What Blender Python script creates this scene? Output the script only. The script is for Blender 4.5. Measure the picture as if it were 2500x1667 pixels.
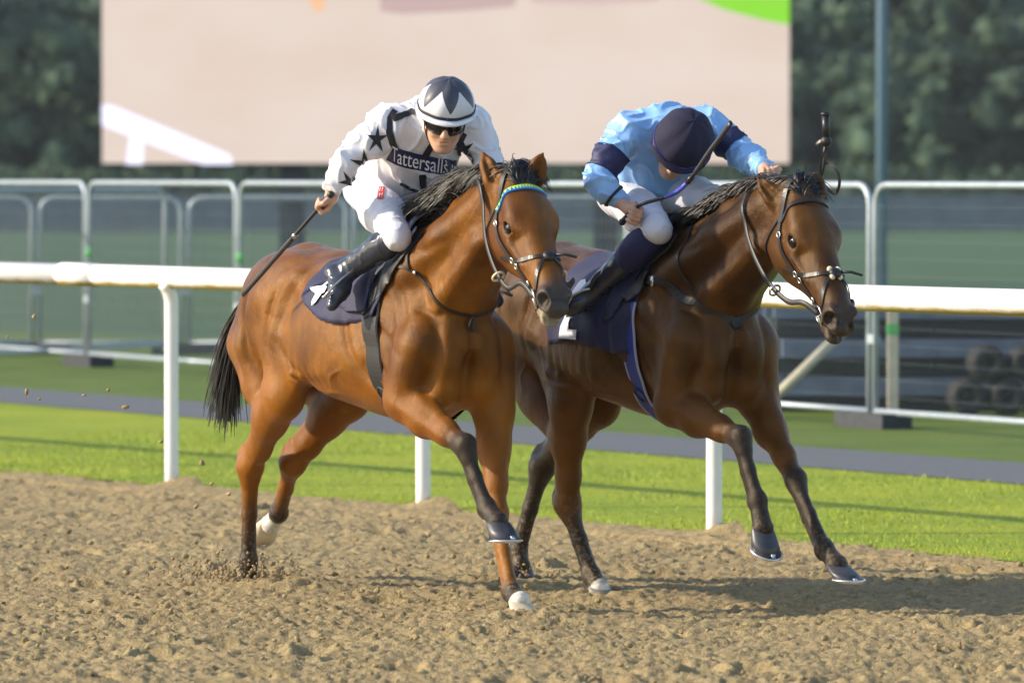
import bpy, math, random
import numpy as np
from mathutils import Vector, Matrix
from mathutils.bvhtree import BVHTree

for o in list(bpy.data.objects):
    bpy.data.objects.remove(o)
scene = bpy.context.scene
COL = scene.collection
rng = random.Random(7)
nrng = np.random.RandomState(11)
R = math.radians

# ------------------------------------------------------------------ camera, sky, sun, exposure
cam_d = bpy.data.cameras.new('camera')
cam = bpy.data.objects.new('camera', cam_d)
COL.objects.link(cam)
cam.location = (0, 0, 1.75)
cam.rotation_euler = (R(90) - math.atan((833.5 - 430.5) / 13889.0), 0, 0)
cam_d.lens = 200
cam_d.sensor_width = 36
cam_d.clip_start = 0.5
cam_d.clip_end = 3000
cam_d.dof.use_dof = True
cam_d.dof.focus_distance = 23.0
cam_d.dof.aperture_fstop = 3.8
cam_d.dof.aperture_blades = 9
scene.camera = cam

SUN_EL = R(27)
SUN_AZ = R(3)            # towards the camera from due left
to_sun = Vector((-math.cos(SUN_AZ) * math.cos(SUN_EL), -math.sin(SUN_AZ) * math.cos(SUN_EL), math.sin(SUN_EL)))
world = bpy.data.worlds.new('World')
scene.world = world
world.use_nodes = True
wn = world.node_tree
wn.nodes.clear()
sky = wn.nodes.new('ShaderNodeTexSky')
sky.sky_type = 'NISHITA'
sky.sun_disc = False
sky.sun_elevation = SUN_EL
sky.sun_rotation = math.atan2(to_sun.x, to_sun.y)
bg = wn.nodes.new('ShaderNodeBackground')
bg.inputs['Strength'].default_value = 0.15
wo = wn.nodes.new('ShaderNodeOutputWorld')
wn.links.new(sky.outputs[0], bg.inputs[0])
wn.links.new(bg.outputs[0], wo.inputs[0])

sun_d = bpy.data.lights.new('sun', 'SUN')
sun_d.energy = 3.5
sun_d.angle = R(1.4)
sun_d.color = (1.0, 0.88, 0.70)
sun = bpy.data.objects.new('sun', sun_d)
sun.rotation_euler = (-to_sun).to_track_quat('-Z', 'Y').to_euler()
sun.location = (-8, 15, 9)
COL.objects.link(sun)

scene.view_settings.view_transform = 'Standard'
scene.view_settings.look = 'None'
scene.view_settings.exposure = 0.82
scene.view_settings.gamma = 1
scene.view_settings.use_curve_mapping = False
scene.render.engine = 'CYCLES'
scene.cycles.use_denoising = True
scene.cycles.max_bounces = 6
scene.cycles.transparent_max_bounces = 12

# ------------------------------------------------------------------ material helpers
class NT:
    def __init__(s, name):
        s.m = bpy.data.materials.new(name)
        s.m.use_nodes = True
        s.t = s.m.node_tree
        s.b = s.t.nodes['Principled BSDF']
        s.out = s.t.nodes['Material Output']
    def n(s, typ, **kw):
        nd = s.t.nodes.new(typ)
        for k, v in kw.items():
            if k.startswith('_'):
                setattr(nd, k[1:], v)
            else:
                nd.inputs[k.replace('__', ' ')].default_value = v
        return nd
    def l(s, a, b):
        s.t.links.new(a, b)
    def coord(s, scale=(1, 1, 1), kind='Object', rot=(0, 0, 0)):
        tc = s.n('ShaderNodeTexCoord')
        mp = s.n('ShaderNodeMapping')
        mp.inputs['Scale'].default_value = scale
        mp.inputs['Rotation'].default_value = rot
        s.l(tc.outputs[kind], mp.inputs['Vector'])
        return mp.outputs['Vector']
    def noise(s, scale, vec=None, detail=4, rough=0.55):
        nd = s.n('ShaderNodeTexNoise', Scale=scale, Detail=detail, Roughness=rough)
        if vec is not None:
            s.l(vec, nd.inputs['Vector'])
        return nd.outputs['Fac']
    def ramp(s, fac, stops):
        nd = s.n('ShaderNodeValToRGB')
        cr = nd.color_ramp
        while len(cr.elements) < len(stops):
            cr.elements.new(0.5)
        for e, (p, c) in zip(cr.elements, stops):
            e.position = p
            e.color = (*c, 1) if len(c) == 3 else c
        s.l(fac, nd.inputs['Fac'])
        return nd.outputs['Color']
    def mix(s, fac, a, b, mode='MIX'):
        nd = s.n('ShaderNodeMix', _data_type='RGBA', _blend_type=mode)
        for i, v in ((0, fac), (6, a), (7, b)):
            if hasattr(v, 'is_linked'):
                s.l(v, nd.inputs[i])
            elif i == 0:
                nd.inputs[0].default_value = v
            else:
                nd.inputs[i].default_value = (*v, 1)
        return nd.outputs[2]
    def math(s, op, a, b=0.0):
        nd = s.n('ShaderNodeMath', _operation=op)
        for i, v in enumerate((a, b)):
            if hasattr(v, 'is_linked'):
                s.l(v, nd.inputs[i])
            else:
                nd.inputs[i].default_value = v
        return nd.outputs[0]
    def attr(s, name, out='Fac'):
        return s.n('ShaderNodeAttribute', _attribute_name=name).outputs[out]
    def bump(s, h, strength=0.3, dist=0.01):
        nd = s.n('ShaderNodeBump', Strength=strength, Distance=dist)
        s.l(h, nd.inputs['Height'])
        s.l(nd.outputs['Normal'], s.b.inputs['Normal'])
    def set(s, **kw):
        for k, v in kw.items():
            k = k.replace('__', ' ')
            if hasattr(v, 'is_linked'):
                s.l(v, s.b.inputs[k])
            elif isinstance(v, tuple):
                s.b.inputs[k].default_value = (*v, 1) if len(v) == 3 else v
            else:
                s.b.inputs[k].default_value = v
        return s

def plain(name, c, rough=0.5, metal=0.0, var=0.12, scale=30, bump=0.0, **kw):
    t = NT(name)
    nz = t.noise(scale, t.coord())
    lo = tuple(x * (1 - var) for x in c)
    hi = tuple(min(1, x * (1 + var)) for x in c)
    t.set(Base__Color=t.ramp(nz, [(0.3, lo), (0.7, hi)]), Roughness=rough, Metallic=metal, **kw)
    if bump:
        t.bump(nz, bump, 0.004)
    return t.m

# ------------------------------------------------------------------ object helpers
def link(name, me, mat=None, parent=None, smooth=True):
    o = bpy.data.objects.new(name, me)
    COL.objects.link(o)
    if mat is not None and not me.materials:
        me.materials.append(mat)
    if parent is not None:
        o.parent = parent
    if smooth and len(me.polygons):
        me.polygons.foreach_set('use_smooth', np.ones(len(me.polygons), bool))
    return o

def tag(o, label=None, cat=None, group=None, kind=None):
    for k, v in (('label', label), ('category', cat), ('group', group), ('kind', kind)):
        if v:
            o[k] = v
    return o

def empty(name, loc, rz, label, cat, group=None):
    o = bpy.data.objects.new(name, None)
    COL.objects.link(o)
    o.empty_display_size = 0.2
    o.location = loc
    o.rotation_euler = (0, 0, rz)
    return tag(o, label, cat, group)

def mesh(name, V, F):
    me = bpy.data.meshes.new(name)
    me.from_pydata([tuple(map(float, v)) for v in V], [], F)
    me.update()
    return me

def np_mesh(name, V, Q):
    me = bpy.data.meshes.new(name)
    n, q = len(V), len(Q)
    k = Q.shape[1]
    me.vertices.add(n)
    me.vertices.foreach_set('co', np.asarray(V, np.float32).ravel())
    me.loops.add(q * k)
    me.loops.foreach_set('vertex_index', np.asarray(Q, np.int32).ravel())
    me.polygons.add(q)
    me.polygons.foreach_set('loop_start', np.arange(0, q * k, k, dtype=np.int32))
    me.update(calc_edges=True)
    me.validate()
    return me

def set_attr(me, name, vals):
    a = me.attributes.new(name, 'FLOAT', 'POINT')
    a.data.foreach_set('value', np.asarray(vals, np.float32))

class MB:
    """collects boxes, tubes and ribbons into one mesh"""
    def __init__(s):
        s.V = []; s.F = []
    def add(s, V, F):
        b = len(s.V)
        s.V += [tuple(v) for v in V]
        s.F += [tuple(i + b for i in f) for f in F]
        return s
    def box(s, c, size, M=None):
        hx, hy, hz = (x / 2 for x in size)
        V = [Vector((x, y, z)) for x in (-hx, hx) for y in (-hy, hy) for z in (-hz, hz)]
        if M is not None:
            V = [M @ v for v in V]
        V = [v + Vector(c) for v in V]
        return s.add(V, [(0, 1, 3, 2), (4, 6, 7, 5), (0, 4, 5, 1), (2, 3, 7, 6), (0, 2, 6, 4), (1, 5, 7, 3)])
    def tube(s, pts, rad, n=8, cap=True, flat=None):
        pts = [Vector(p) for p in pts]
        m = len(pts)
        rad = [rad] * m if not hasattr(rad, '__len__') else rad
        V = []; F = []
        up = None
        for i, p in enumerate(pts):
            t = (pts[min(i + 1, m - 1)] - pts[max(i - 1, 0)])
            t = t.normalized() if t.length > 1e-9 else Vector((0, 0, 1))
            if up is None:
                up = Vector((0, 0, 1)) if abs(t.z) < 0.9 else Vector((1, 0, 0))
            a = (up - t * up.dot(t))
            a = a.normalized() if a.length > 1e-6 else t.orthogonal().normalized()
            up = a
            b = t.cross(a)
            f = 1.0 if flat is None else flat
            for k in range(n):
                w = 2 * math.pi * k / n
                V.append(p + (a * math.cos(w) + b * math.sin(w) * f) * rad[i])
        for i in range(m - 1):
            for k in range(n):
                k2 = (k + 1) % n
                F.append((i * n + k, i * n + k2, (i + 1) * n + k2, (i + 1) * n + k))
        if cap:
            F.append(tuple(range(n - 1, -1, -1)))
            F.append(tuple((m - 1) * n + k for k in range(n)))
        return s.add(V, F)
    def ribbon(s, pts, nrm, width, th):
        """flat strap with real thickness along pts; nrm = outward normals"""
        m = len(pts)
        V = []; F = []
        width = [width] * m if not hasattr(width, '__len__') else width
        for i in range(m):
            t = (Vector(pts[min(i + 1, m - 1)]) - Vector(pts[max(i - 1, 0)])).normalized()
            nn = Vector(nrm[i]); nn = (nn - t * nn.dot(t)).normalized()
            b = t.cross(nn)
            p = Vector(pts[i]); w = width[i] / 2
            V += [p - b * w, p + b * w, p + b * w * 0.92 + nn * th, p - b * w * 0.92 + nn * th]
        for i in range(m - 1):
            for k in range(4):
                k2 = (k + 1) % 4
                F.append((i * 4 + k, i * 4 + k2, (i + 1) * 4 + k2, (i + 1) * 4 + k))
        F.append((3, 2, 1, 0)); F.append(tuple((m - 1) * 4 + k for k in range(4)))
        return s.add(V, F)
    def ring(s, c, ax, r, th, n=20, k=6, squash=(1, 1)):
        ax = Vector(ax).normalized(); a = ax.orthogonal().normalized(); b = ax.cross(a)
        V = []; F = []
        for i in range(n):
            w = 2 * math.pi * i / n
            d = a * math.cos(w) * squash[0] + b * math.sin(w) * squash[1]
            for j in range(k):
                q = 2 * math.pi * j / k
                V.append(Vector(c) + d * (r + th * math.cos(q)) + ax * th * math.sin(q))
        for i in range(n):
            for j in range(k):
                F.append((i * k + j, ((i + 1) % n) * k + j, ((i + 1) % n) * k + (j + 1) % k, i * k + (j + 1) % k))
        return s.add(V, F)
    def ball(s, c, r, n=10, m=7):
        V = []; F = []
        rr = Vector(r) if hasattr(r, '__len__') else Vector((r, r, r))
        for i in range(m + 1):
            th = math.pi * i / m
            for k in range(n):
                w = 2 * math.pi * k / n
                V.append(Vector(c) + Vector((math.sin(th) * math.cos(w) * rr.x, math.sin(th) * math.sin(w) * rr.y, math.cos(th) * rr.z)))
        for i in range(m):
            for k in range(n):
                F.append((i * n + k, (i + 1) * n + k, (i + 1) * n + (k + 1) % n, i * n + (k + 1) % n))
        return s.add(V, F)
    def build(s, name, mat, parent=None, smooth=True):
        return link(name, mesh(name, s.V, s.F), mat, parent, smooth)

def catmull(P, n):
    P = [np.array(p, float) for p in P]
    P = [2 * P[0] - P[1]] + P + [2 * P[-1] - P[-2]]
    out = []
    seg = len(P) - 3
    for i in range(n):
        u = i / (n - 1) * seg
        k = min(int(u), seg - 1); t = u - k
        a, b, c, d = P[k:k + 4]
        out.append(0.5 * (2 * b + (c - a) * t + (2 * a - 5 * b + 4 * c - d) * t * t + (3 * b - a - 3 * c + d) * t ** 3))
    return out

# ------------------------------------------------------------------ implicit modelling: smooth unions of tapered limbs, turned into one skin
def V3(*a):
    return np.array(a, float)

class Vol:
    def __init__(s, lo, hi, h):
        s.lo = np.array(lo, float); s.h = h
        s.n = (np.ceil((np.array(hi) - lo) / h).astype(int) + 1)
        s.ax = [(s.lo[i] + h * np.arange(s.n[i])).astype(np.float32) for i in range(3)]
        s.d = np.full(s.n, 1.0, np.float32)
    def put(s, fn, lo, hi, k, sub=False):
        pad = k + 2 * s.h
        sl = []
        for i in range(3):
            a = max(0, int((lo[i] - pad - s.lo[i]) / s.h)); b = min(s.n[i], int((hi[i] + pad - s.lo[i]) / s.h) + 2)
            if b <= a:
                return
            sl.append(slice(a, b))
        sl = tuple(sl)
        X = s.ax[0][sl[0]][:, None, None]; Y = s.ax[1][sl[1]][None, :, None]; Z = s.ax[2][sl[2]][None, None, :]
        q = fn(X, Y, Z).astype(np.float32)
        d = s.d[sl]
        if sub:
            h = np.maximum(k - np.abs(d + q), 0) / k
            s.d[sl] = np.maximum(d, -q) + h * h * (k * 0.25)
        else:
            h = np.maximum(k - np.abs(d - q), 0) / k
            s.d[sl] = np.minimum(d, q) - h * h * (k * 0.25)
    def cone(s, a, b, ra, rb, k=0.03, flat=None, sub=False):
        a = np.array(a, float); b = np.array(b, float)
        ba = b - a; bb = max(float(ba @ ba), 1e-9); r = max(ra, rb) * (1.0 if flat is None else max(1.0, flat[1]))
        def fn(X, Y, Z):
            px, py, pz = X - a[0], Y - a[1], Z - a[2]
            t = np.clip((px * ba[0] + py * ba[1] + pz * ba[2]) / bb, 0, 1)
            px = px - t * ba[0]; py = py - t * ba[1]; pz = pz - t * ba[2]
            if flat is not None:
                w, f = flat
                q = (px * w[0] + py * w[1] + pz * w[2]) * (1 / f - 1)
                px = px + q * w[0]; py = py + q * w[1]; pz = pz + q * w[2]
            dd = np.sqrt(px * px + py * py + pz * pz) - (ra + (rb - ra) * t)
            return dd if flat is None else dd * min(1.0, 0.5 + 0.5 * flat[1])
        s.put(fn, np.minimum(a, b) - r, np.maximum(a, b) + r, k, sub)
    def chain(s, P, Rr, k=0.03, flat=None):
        for i in range(len(P) - 1):
            s.cone(P[i], P[i + 1], Rr[i], Rr[i + 1], k, flat)
    def ell(s, c, r, M=None, k=0.03, sub=False):
        c = np.array(c, float); r = np.array(r, float)
        M = np.eye(3) if M is None else np.array(M, float)     # columns = axes
        ext = np.sqrt(((M * r[None, :]) ** 2).sum(1))
        def fn(X, Y, Z):
            x, y, z = X - c[0], Y - c[1], Z - c[2]
            q = [(x * M[0, i] + y * M[1, i] + z * M[2, i]) for i in range(3)]
            k0 = np.sqrt((q[0] / r[0]) ** 2 + (q[1] / r[1]) ** 2 + (q[2] / r[2]) ** 2)
            k1 = np.sqrt((q[0] / r[0] ** 2) ** 2 + (q[1] / r[1] ** 2) ** 2 + (q[2] / r[2] ** 2) ** 2)
            return k0 * (k0 - 1) / np.maximum(k1, 1e-4)
        s.put(fn, c - ext, c + ext, k, sub)
    def loft(s, o, M, st, e=2.2, k=0.04, mid=0.5):
        """st rows: s, top, bottom, half width along axis 0 of M; axis 1 lateral, axis 2 up"""
        o = np.array(o, float); M = np.array(M, float); st = np.array(st, float)
        S = np.linspace(0, len(st) - 1, 240)
        D = np.array(catmull(list(st), 240))
        cs = []
        for row in D[::12]:
            for sy in (-1, 1):
                for zz in (row[1], row[2]):
                    cs.append(o + M @ np.array([row[0], sy * row[3], zz]))
        cs = np.array(cs)
        s0, s1 = D[0, 0], D[-1, 0]
        def fn(X, Y, Z):
            x, y, z = X - o[0], Y - o[1], Z - o[2]
            a = x * M[0, 0] + y * M[1, 0] + z * M[2, 0]
            b = x * M[0, 1] + y * M[1, 1] + z * M[2, 1]
            c = x * M[0, 2] + y * M[1, 2] + z * M[2, 2]
            ac = np.clip(a, s0, s1)
            tp = np.interp(ac, D[:, 0], D[:, 1]); bt = np.interp(ac, D[:, 0], D[:, 2]); w = np.interp(ac, D[:, 0], D[:, 3])
            zc = bt + (tp - bt) * mid
            v = c - zc
            hz = np.where(v > 0, tp - zc, zc - bt)
            rho = (np.abs(v / hz) ** e + np.abs(b / w) ** e) ** (1 / e)
            m = np.minimum(hz, w)
            dd = (rho - 1) * m
            return np.sqrt(np.maximum(dd, 0) ** 2 + (a - ac) ** 2) + np.minimum(dd, 0)
        s.put(fn, cs.min(0), cs.max(0), k)
    def skin(s, relax=2):
        d = s.d
        n = s.n
        neg = d < 0
        c = np.zeros(n - 1, np.int8)
        for i in (0, 1):
            for j in (0, 1):
                for k in (0, 1):
                    c += neg[i:n[0] - 1 + i, j:n[1] - 1 + j, k:n[2] - 1 + k]
        act = (c > 0) & (c < 8)
        I, J, K = np.nonzero(act)
        idx = np.full(n - 1, -1, np.int32); idx[act] = np.arange(len(I))
        cor = {(i, j, k): d[I + i, J + j, K + k] for i in (0, 1) for j in (0, 1) for k in (0, 1)}
        pos = np.zeros((len(I), 3)); cnt = np.zeros(len(I))
        for ax in range(3):
            for u in (0, 1):
                for v in (0, 1):
                    a = [0, 0, 0]; a[(ax + 1) % 3] = u; a[(ax + 2) % 3] = v
                    b = list(a); b[ax] = 1
                    va, vb = cor[tuple(a)], cor[tuple(b)]
                    m = (va < 0) != (vb < 0)
                    t = np.where(m, va / np.where(m, va - vb, 1), 0)
                    p = np.array(a, float)[None, :] + 0 * pos
                    p[:, ax] += t
                    pos += p * m[:, None]; cnt += m
        pos = pos / cnt[:, None] + np.stack([I, J, K], 1)
        V = s.lo + pos * s.h
        Q = []
        for ax in range(3):
            b1, b2 = (ax + 1) % 3, (ax + 2) % 3
            sl0 = [slice(0, n[i]) for i in range(3)]; sl1 = list(sl0)
            sl0[ax] = slice(0, n[ax] - 1); sl1[ax] = slice(1, n[ax])
            A, B = neg[tuple(sl0)], neg[tuple(sl1)]
            E = np.argwhere(A != B)
            ok = (E[:, b1] > 0) & (E[:, b2] > 0) & (E[:, b1] < n[b1] - 1) & (E[:, b2] < n[b2] - 1)
            E = E[ok]
            fl = A[tuple(E.T)]
            q = []
            for (u, v) in ((1, 1), (0, 1), (0, 0), (1, 0)):
                e = E.copy(); e[:, b1] -= u; e[:, b2] -= v
                q.append(idx[tuple(e.T)])
            q = np.stack(q, 1)
            q[~fl] = q[~fl][:, ::-1]
            Q.append(q)
        Q = np.concatenate(Q)
        # keep only the largest connected skin is not needed; relax to take the grid out of it
        for it in range(relax):
            acc = np.zeros_like(V); ct = np.zeros(len(V))
            for a, b in ((0, 1), (1, 2), (2, 3), (3, 0)):
                for p, q_ in ((a, b), (b, a)):
                    ct += np.bincount(Q[:, p], minlength=len(V))
                    for x in range(3):
                        acc[:, x] += np.bincount(Q[:, p], weights=V[Q[:, q_], x], minlength=len(V))
            lap = acc / np.maximum(ct, 1)[:, None] - V
            V = V + lap * (0.5 if it % 2 == 0 else -0.45)
        return V, Q

def bvh_of(V, Q):
    return BVHTree.FromPolygons([tuple(v) for v in V.tolist()], Q.tolist())

def fnoise(P, seed, f):
    """cheap smooth value field: sum of sines in random directions, about -1..1"""
    r = np.random.RandomState(seed)
    a = 0
    for i in range(6):
        w = r.normal(size=3); w = w / np.linalg.norm(w) * f * r.uniform(0.6, 1.5)
        a = a + np.sin(P @ w + r.uniform(0, 6.28))
    return a / 3.2

def seg_dist(P, a, b):
    a = np.array(a, float); b = np.array(b, float); ba = b - a
    t = np.clip(((P - a) @ ba) / (ba @ ba), 0, 1)
    return np.linalg.norm(P - a - t[:, None] * ba, axis=1), t

def sstep(a, b, x):
    t = np.clip((x - a) / (b - a), 0, 1)
    return t * t * (3 - 2 * t)

def rot_ypr(yaw, pitch, roll):
    return np.array((Matrix.Rotation(yaw, 3, 'Z') @ Matrix.Rotation(pitch, 3, 'Y') @ Matrix.Rotation(roll, 3, 'X')))

# ------------------------------------------------------------------ horses
def flip_out(V, Q):
    a, b, c = V[Q[:, 0]], V[Q[:, 1]], V[Q[:, 2]]
    if (np.cross(a, b) * c).sum() < 0:
        Q = Q[:, ::-1].copy()
    return Q

def unit(v):
    v = np.array(v, float)
    return v / np.linalg.norm(v)

def horse_body(J, h=0.008):
    dx = J['shift']
    vol = Vol((-1.5 + min(0, dx), -0.42, -0.03), (1.62 + dx * 1.6, 0.42, 2.02), h)
    X = lambda x, y, z: V3(x + dx, y, z)
    LAT = V3(0, 1, 0)
    # trunk
    st = [(-1.07, 1.17, 1.03, .05), (-1.04, 1.25, .97, .10), (-.95, 1.355, .93, .175), (-.80, 1.40, .90, .235), (-.62, 1.428, .87, .265), (-.42, 1.42, .855, .265),
          (-.22, 1.415, .825, .285), (-.02, 1.41, .785, .295), (.15, 1.425, .755, .283), (.30, 1.44, .745, .255), (.45, 1.42, .765, .225),
          (.58, 1.36, .83, .20), (.66, 1.27, .90, .165), (.71, 1.17, 1.0, .10)]
    vol.loft((dx, 0, 0), np.eye(3), st, 2.25, 0.05, 0.47)
    vol.chain([X(.46, 0, 1.445), X(.34, 0, 1.462), X(.18, 0, 1.41), X(-.05, 0, 1.355)], [.062, .06, .06, .06], 0.10)
    vol.chain([X(-.35, 0, 1.345), X(-.65, 0, 1.36), X(-.92, 0, 1.26)], [.07, .085, .07], 0.08)
    # neck
    hp = J['head']; HO = V3(*hp[:3]); HM = rot_ypr(*hp[3:6]); hs = hp[6]
    HP = lambda s_, t_, n_: HO + HM @ (hs * V3(s_, t_, n_))
    N0 = X(.46, 0, 1.28)
    N5 = HP(-.015, 0, -.035)
    N1 = X(.60, 0, 1.36); dirn = N5 - N1
    c1 = N1 + dirn * .34 + V3(0, 0, .005); c2 = N1 + dirn * .62 + V3(0, 0, .006); c3 = N1 + dirn * .84 + V3(0, 0, .004)
    vol.chain([N0, N1, c1, c2, c3, N5], [.235, .215, .172, .142, .122, .105], 0.06, (LAT, .60))
    vol.chain([X(.36, 0, 1.46), N1 + V3(-.04, 0, .13), c1 + V3(-.05, 0, .135), c2 + V3(-.05, 0, .11), c3 + V3(-.045, 0, .085), HP(-.02, 0, .03)], [.05, .058, .05, .045, .042, .05], 0.06)
    for sd in (-1, 1):
        # muscle lines of the neck
        jaw = HP(.09, sd * .055, -.12)
        vol.chain([jaw, c2 + V3(.045, sd * .062, -.075), N1 + V3(.085, sd * .085, -.09), X(.66, sd * .07, 1.13)], [.03, .042, .055, .065], 0.035)
        vol.chain([c3 + V3(-.02, sd * .055, .045), c1 + V3(-.06, sd * .095, .03), X(.45, sd * .145, 1.32)], [.045, .065, .08], 0.05)
        # shoulder blade, triceps, chest
        vol.cone(X(.33, sd * .105, 1.385), X(.565, sd * .165, 1.10), .075, .105, 0.05, (LAT, .62))
        vol.cone(X(.29, sd * .12, 1.36), X(.40, sd * .175, 1.12), .05, .085, 0.035, (LAT, .6))
        E = V3(*J['F' + 'RL'[sd > 0]][0])
        vol.cone(X(.36, sd * .165, 1.15), E + V3(-.02, 0, .03), .115, .07, 0.04, (LAT, .8))
        S = X(.615, sd * .165, 1.07)
        vol.cone(S, E, .098, .085, 0.045)
        vol.ell(X(.665, sd * .088, 1.04), (.085, .092, .135), None, 0.03)
        vol.ell(X(.60, sd * .085, .90), (.12, .085, .10), None, 0.035)
        # ribs and flank
        vol.ell(X(-.02, sd * .15, 1.08), (.36, .155, .24), None, 0.06)
        for i in range(6):
            x = .12 - i * .075
            vol.cone(X(x, sd * .256, 1.17), X(x - .06, sd * .262, .93), .012, .012, 0.05)
        # croup and haunch
        vol.ell(X(-.60, sd * .135, 1.245), (.30, .145, .19), None, 0.05)
        vol.cone(X(-.36, sd * .205, 1.31), X(-.48, sd * .19, 1.25), .045, .06, 0.05)
    vol.chain([X(.60, 0, .93), X(.35, 0, .80)], [.09, .08], 0.05)
    # fore legs
    for key, sd in (('FR', -1), ('FL', 1)):
        E, N, Fe, C = [V3(*p) for p in J[key][:4]]
        up = unit(N - Fe); bk = unit(V3(-up[2], 0, up[0])); fa = unit(E - N); fb = unit(V3(-fa[2], 0, fa[0]))
        vol.chain([E + fb * .01, E + (N - E) * .35 + fb * .012, E + (N - E) * .7, N], [.083, .072, .048, .041], 0.04, (LAT, .85))
        vol.cone(E - fb * .035 - fa * .03, E + (N - E) * .55 - fb * .032, .05, .028, 0.02)
        vol.cone(E + fb * .045 - fa * .06, E + (N - E) * .6 + fb * .026 + V3(0, sd * .012, 0), .042, .022, 0.02)
        vol.cone(E + (N - E) * .1 + V3(0, sd * .05, 0), E + (N - E) * .8 + V3(0, sd * .022, 0), .034, .018, 0.02)
        vol.cone(E + fb * .06 + fa * .05, E + fb * .045, .035, .045, 0.03)
        vol.chain([N + fa * .035 - fb * .008, N - fb * .012, N - up * .045 - bk * .004], [.036, .042, .034], 0.02)
        vol.cone(N + bk * .028 + fa * .012, N + bk * .024 - up * .03, .026, .022, 0.015)
        vol.chain([N - up * .03, N + (Fe - N) * .5, Fe], [.034, .0265, .031], 0.02, (LAT, .92))
        vol.chain([N + bk * .02 - up * .05, N + (Fe - N) * .5 + bk * .033, Fe + bk * .022], [.022, .0185, .024], 0.010)
        vol.ell(Fe, (.039, .036, .039), None, 0.02)
        vol.cone(Fe + bk * .026 + up * .006, Fe + bk * .028 - up * .016, .024, .02, 0.015)
        vol.chain([Fe, Fe + (C - Fe) * .55, C], [.034, .0315, .044], 0.02)
    # hind legs
    for key, sd in (('HR', -1), ('HL', 1)):
        S, K, Fe, C = [V3(*p) for p in J[key][:4]]
        up = unit(K - Fe); bk = unit(V3(-up[2], 0, up[0])); ta = unit(S - K); tb = unit(V3(-ta[2], 0, ta[0]))
        H = X(-.52, sd * .135, 1.17)
        vol.cone(H, S, .165, .105, 0.05, (LAT, .74))
        vol.cone(X(-.36, sd * .20, 1.10), S + ta * .03 - tb * .01, .085, .075, 0.04, (LAT, .7))
        T = S + (K - S) * .38 + tb * .045
        vol.chain([X(-.94, sd * .095, 1.22), X(-.965, sd * .12, 1.03), T + (X(-.94, sd * .13, 1.0) - T) * .45, T], [.085, .105, .085, .045], 0.03, (LAT, .85))
        vol.chain([X(-.80, sd * .165, 1.25), X(-.82, sd * .185, 1.03), T + (X(-.8, sd * .17, .95) - T) * .45, T + V3(0, sd * .02, 0)], [.075, .088, .075, .04], 0.028, (LAT, .75))
        vol.chain([X(-.28, sd * .225, .98), S + V3(.03, 0, .02)], [.05, .06], 0.06, (LAT, .5))
        # gaskin
        vol.chain([S, S + (K - S) * .35 + tb * .012, S + (K - S) * .72, K], [.104, .086, .057, .049], 0.04, (LAT, .82))
        vol.cone(S + (K - S) * .06 - tb * .03, S + (K - S) * .66 - tb * .026, .052, .024, 0.02, (LAT, .8))
        vol.cone(S + (K - S) * .12 + V3(0, sd * .042, 0), S + (K - S) * .7 + V3(0, sd * .02, 0), .042, .02, 0.02)
        P = K + up * .062 + bk * .052
        vol.chain([T, S + (K - S) * .62 + tb * .058, P], [.045, .022, .017], 0.025, (LAT, .8))
        # hock
        vol.chain([K + ta * .03, K, K - up * .05], [.054, .058, .044], 0.025, (LAT, .95))
        vol.chain([P, P - up * .03, K + bk * .026 - up * .055], [.022, .027, .022], 0.02)
        vol.cone(K + V3(0, sd * .022, -.0), K - up * .03 + V3(0, sd * .018, 0), .026, .022, 0.015)
        vol.chain([K - up * .03, K + (Fe - K) * .5, Fe], [.041, .033, .036], 0.02, (LAT, .95))
        vol.chain([K + bk * .026 - up * .05, K + (Fe - K) * .5 + bk * .033, Fe + bk * .022], [.021, .017, .023], 0.012)
        vol.ell(Fe, (.041, .037, .041), None, 0.02)
        vol.cone(Fe + bk * .028 + up * .006, Fe + bk * .03 - up * .016, .025, .021, 0.015)
        vol.chain([Fe, Fe + (C - Fe) * .55, C], [.035, .032, .044], 0.02)
    # dock of the tail
    vol.chain([V3(*p) for p in J['dock']], [.045, .04, .03], 0.04)
    # head
    hst = [(-.02, .045, -.10, .062), (.05, .07, -.155, .085), (.11, .084, -.225, .097), (.19, .084, -.235, .098), (.27, .074, -.205, .092), (.36, .062, -.150, .079),
           (.44, .053, -.114, .070), (.51, .047, -.104, .062), (.56, .038, -.103, .056), (.595, .018, -.10, .047), (.616, -.01, -.09, .03)]
    vol.loft(HO, HM * hs, hst, 2.35, 0.04, 0.58)
    vol.ell(HP(.14, 0, .048), (.15, .098, .040), HM, .03)
    for sd in (-1, 1):
        vol.ell(HP(.145, sd * .06, -.082), (.12 * hs, .046, .115), HM, 0.02)
        vol.chain([HP(.12, sd * .070, .030), HP(.18, sd * .077, .036), HP(.24, sd * .074, .028)], [.022, .023, .016], 0.04)
        vol.chain([HP(.17, sd * .088, -.035), HP(.25, sd * .086, -.033), HP(.37, sd * .069, -.030)], [.018, .014, .009], 0.02)
        vol.ell(HP(.31, sd * .093, .015), (.08, .016, .022), HM, 0.03, True)
        vol.ell(HP(.205, sd * .080, .004), (.044, .028, .032), HM, 0.03)
        vol.ell(HP(.208, sd * .100, .010), (.028, .022, .020), HM, 0.007, True)
        # nostril
        vol.ell(HP(.560, sd * .048, -.012), (.052, .026, .044), HM, 0.018)
        tilt = HM @ rot_ypr(0, sd * 0.0 + .45, 0)
        vol.ell(HP(.588, sd * .062, -.010), (.041, .032, .036), tilt, 0.008, True)
        # ear
        b, tip, front = [V3(*p) for p in J['ears'][sd > 0]]
        side = unit(np.cross(tip - b, front)); fr = unit(np.cross(side, tip - b))
        ln = np.linalg.norm(tip - b)
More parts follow.
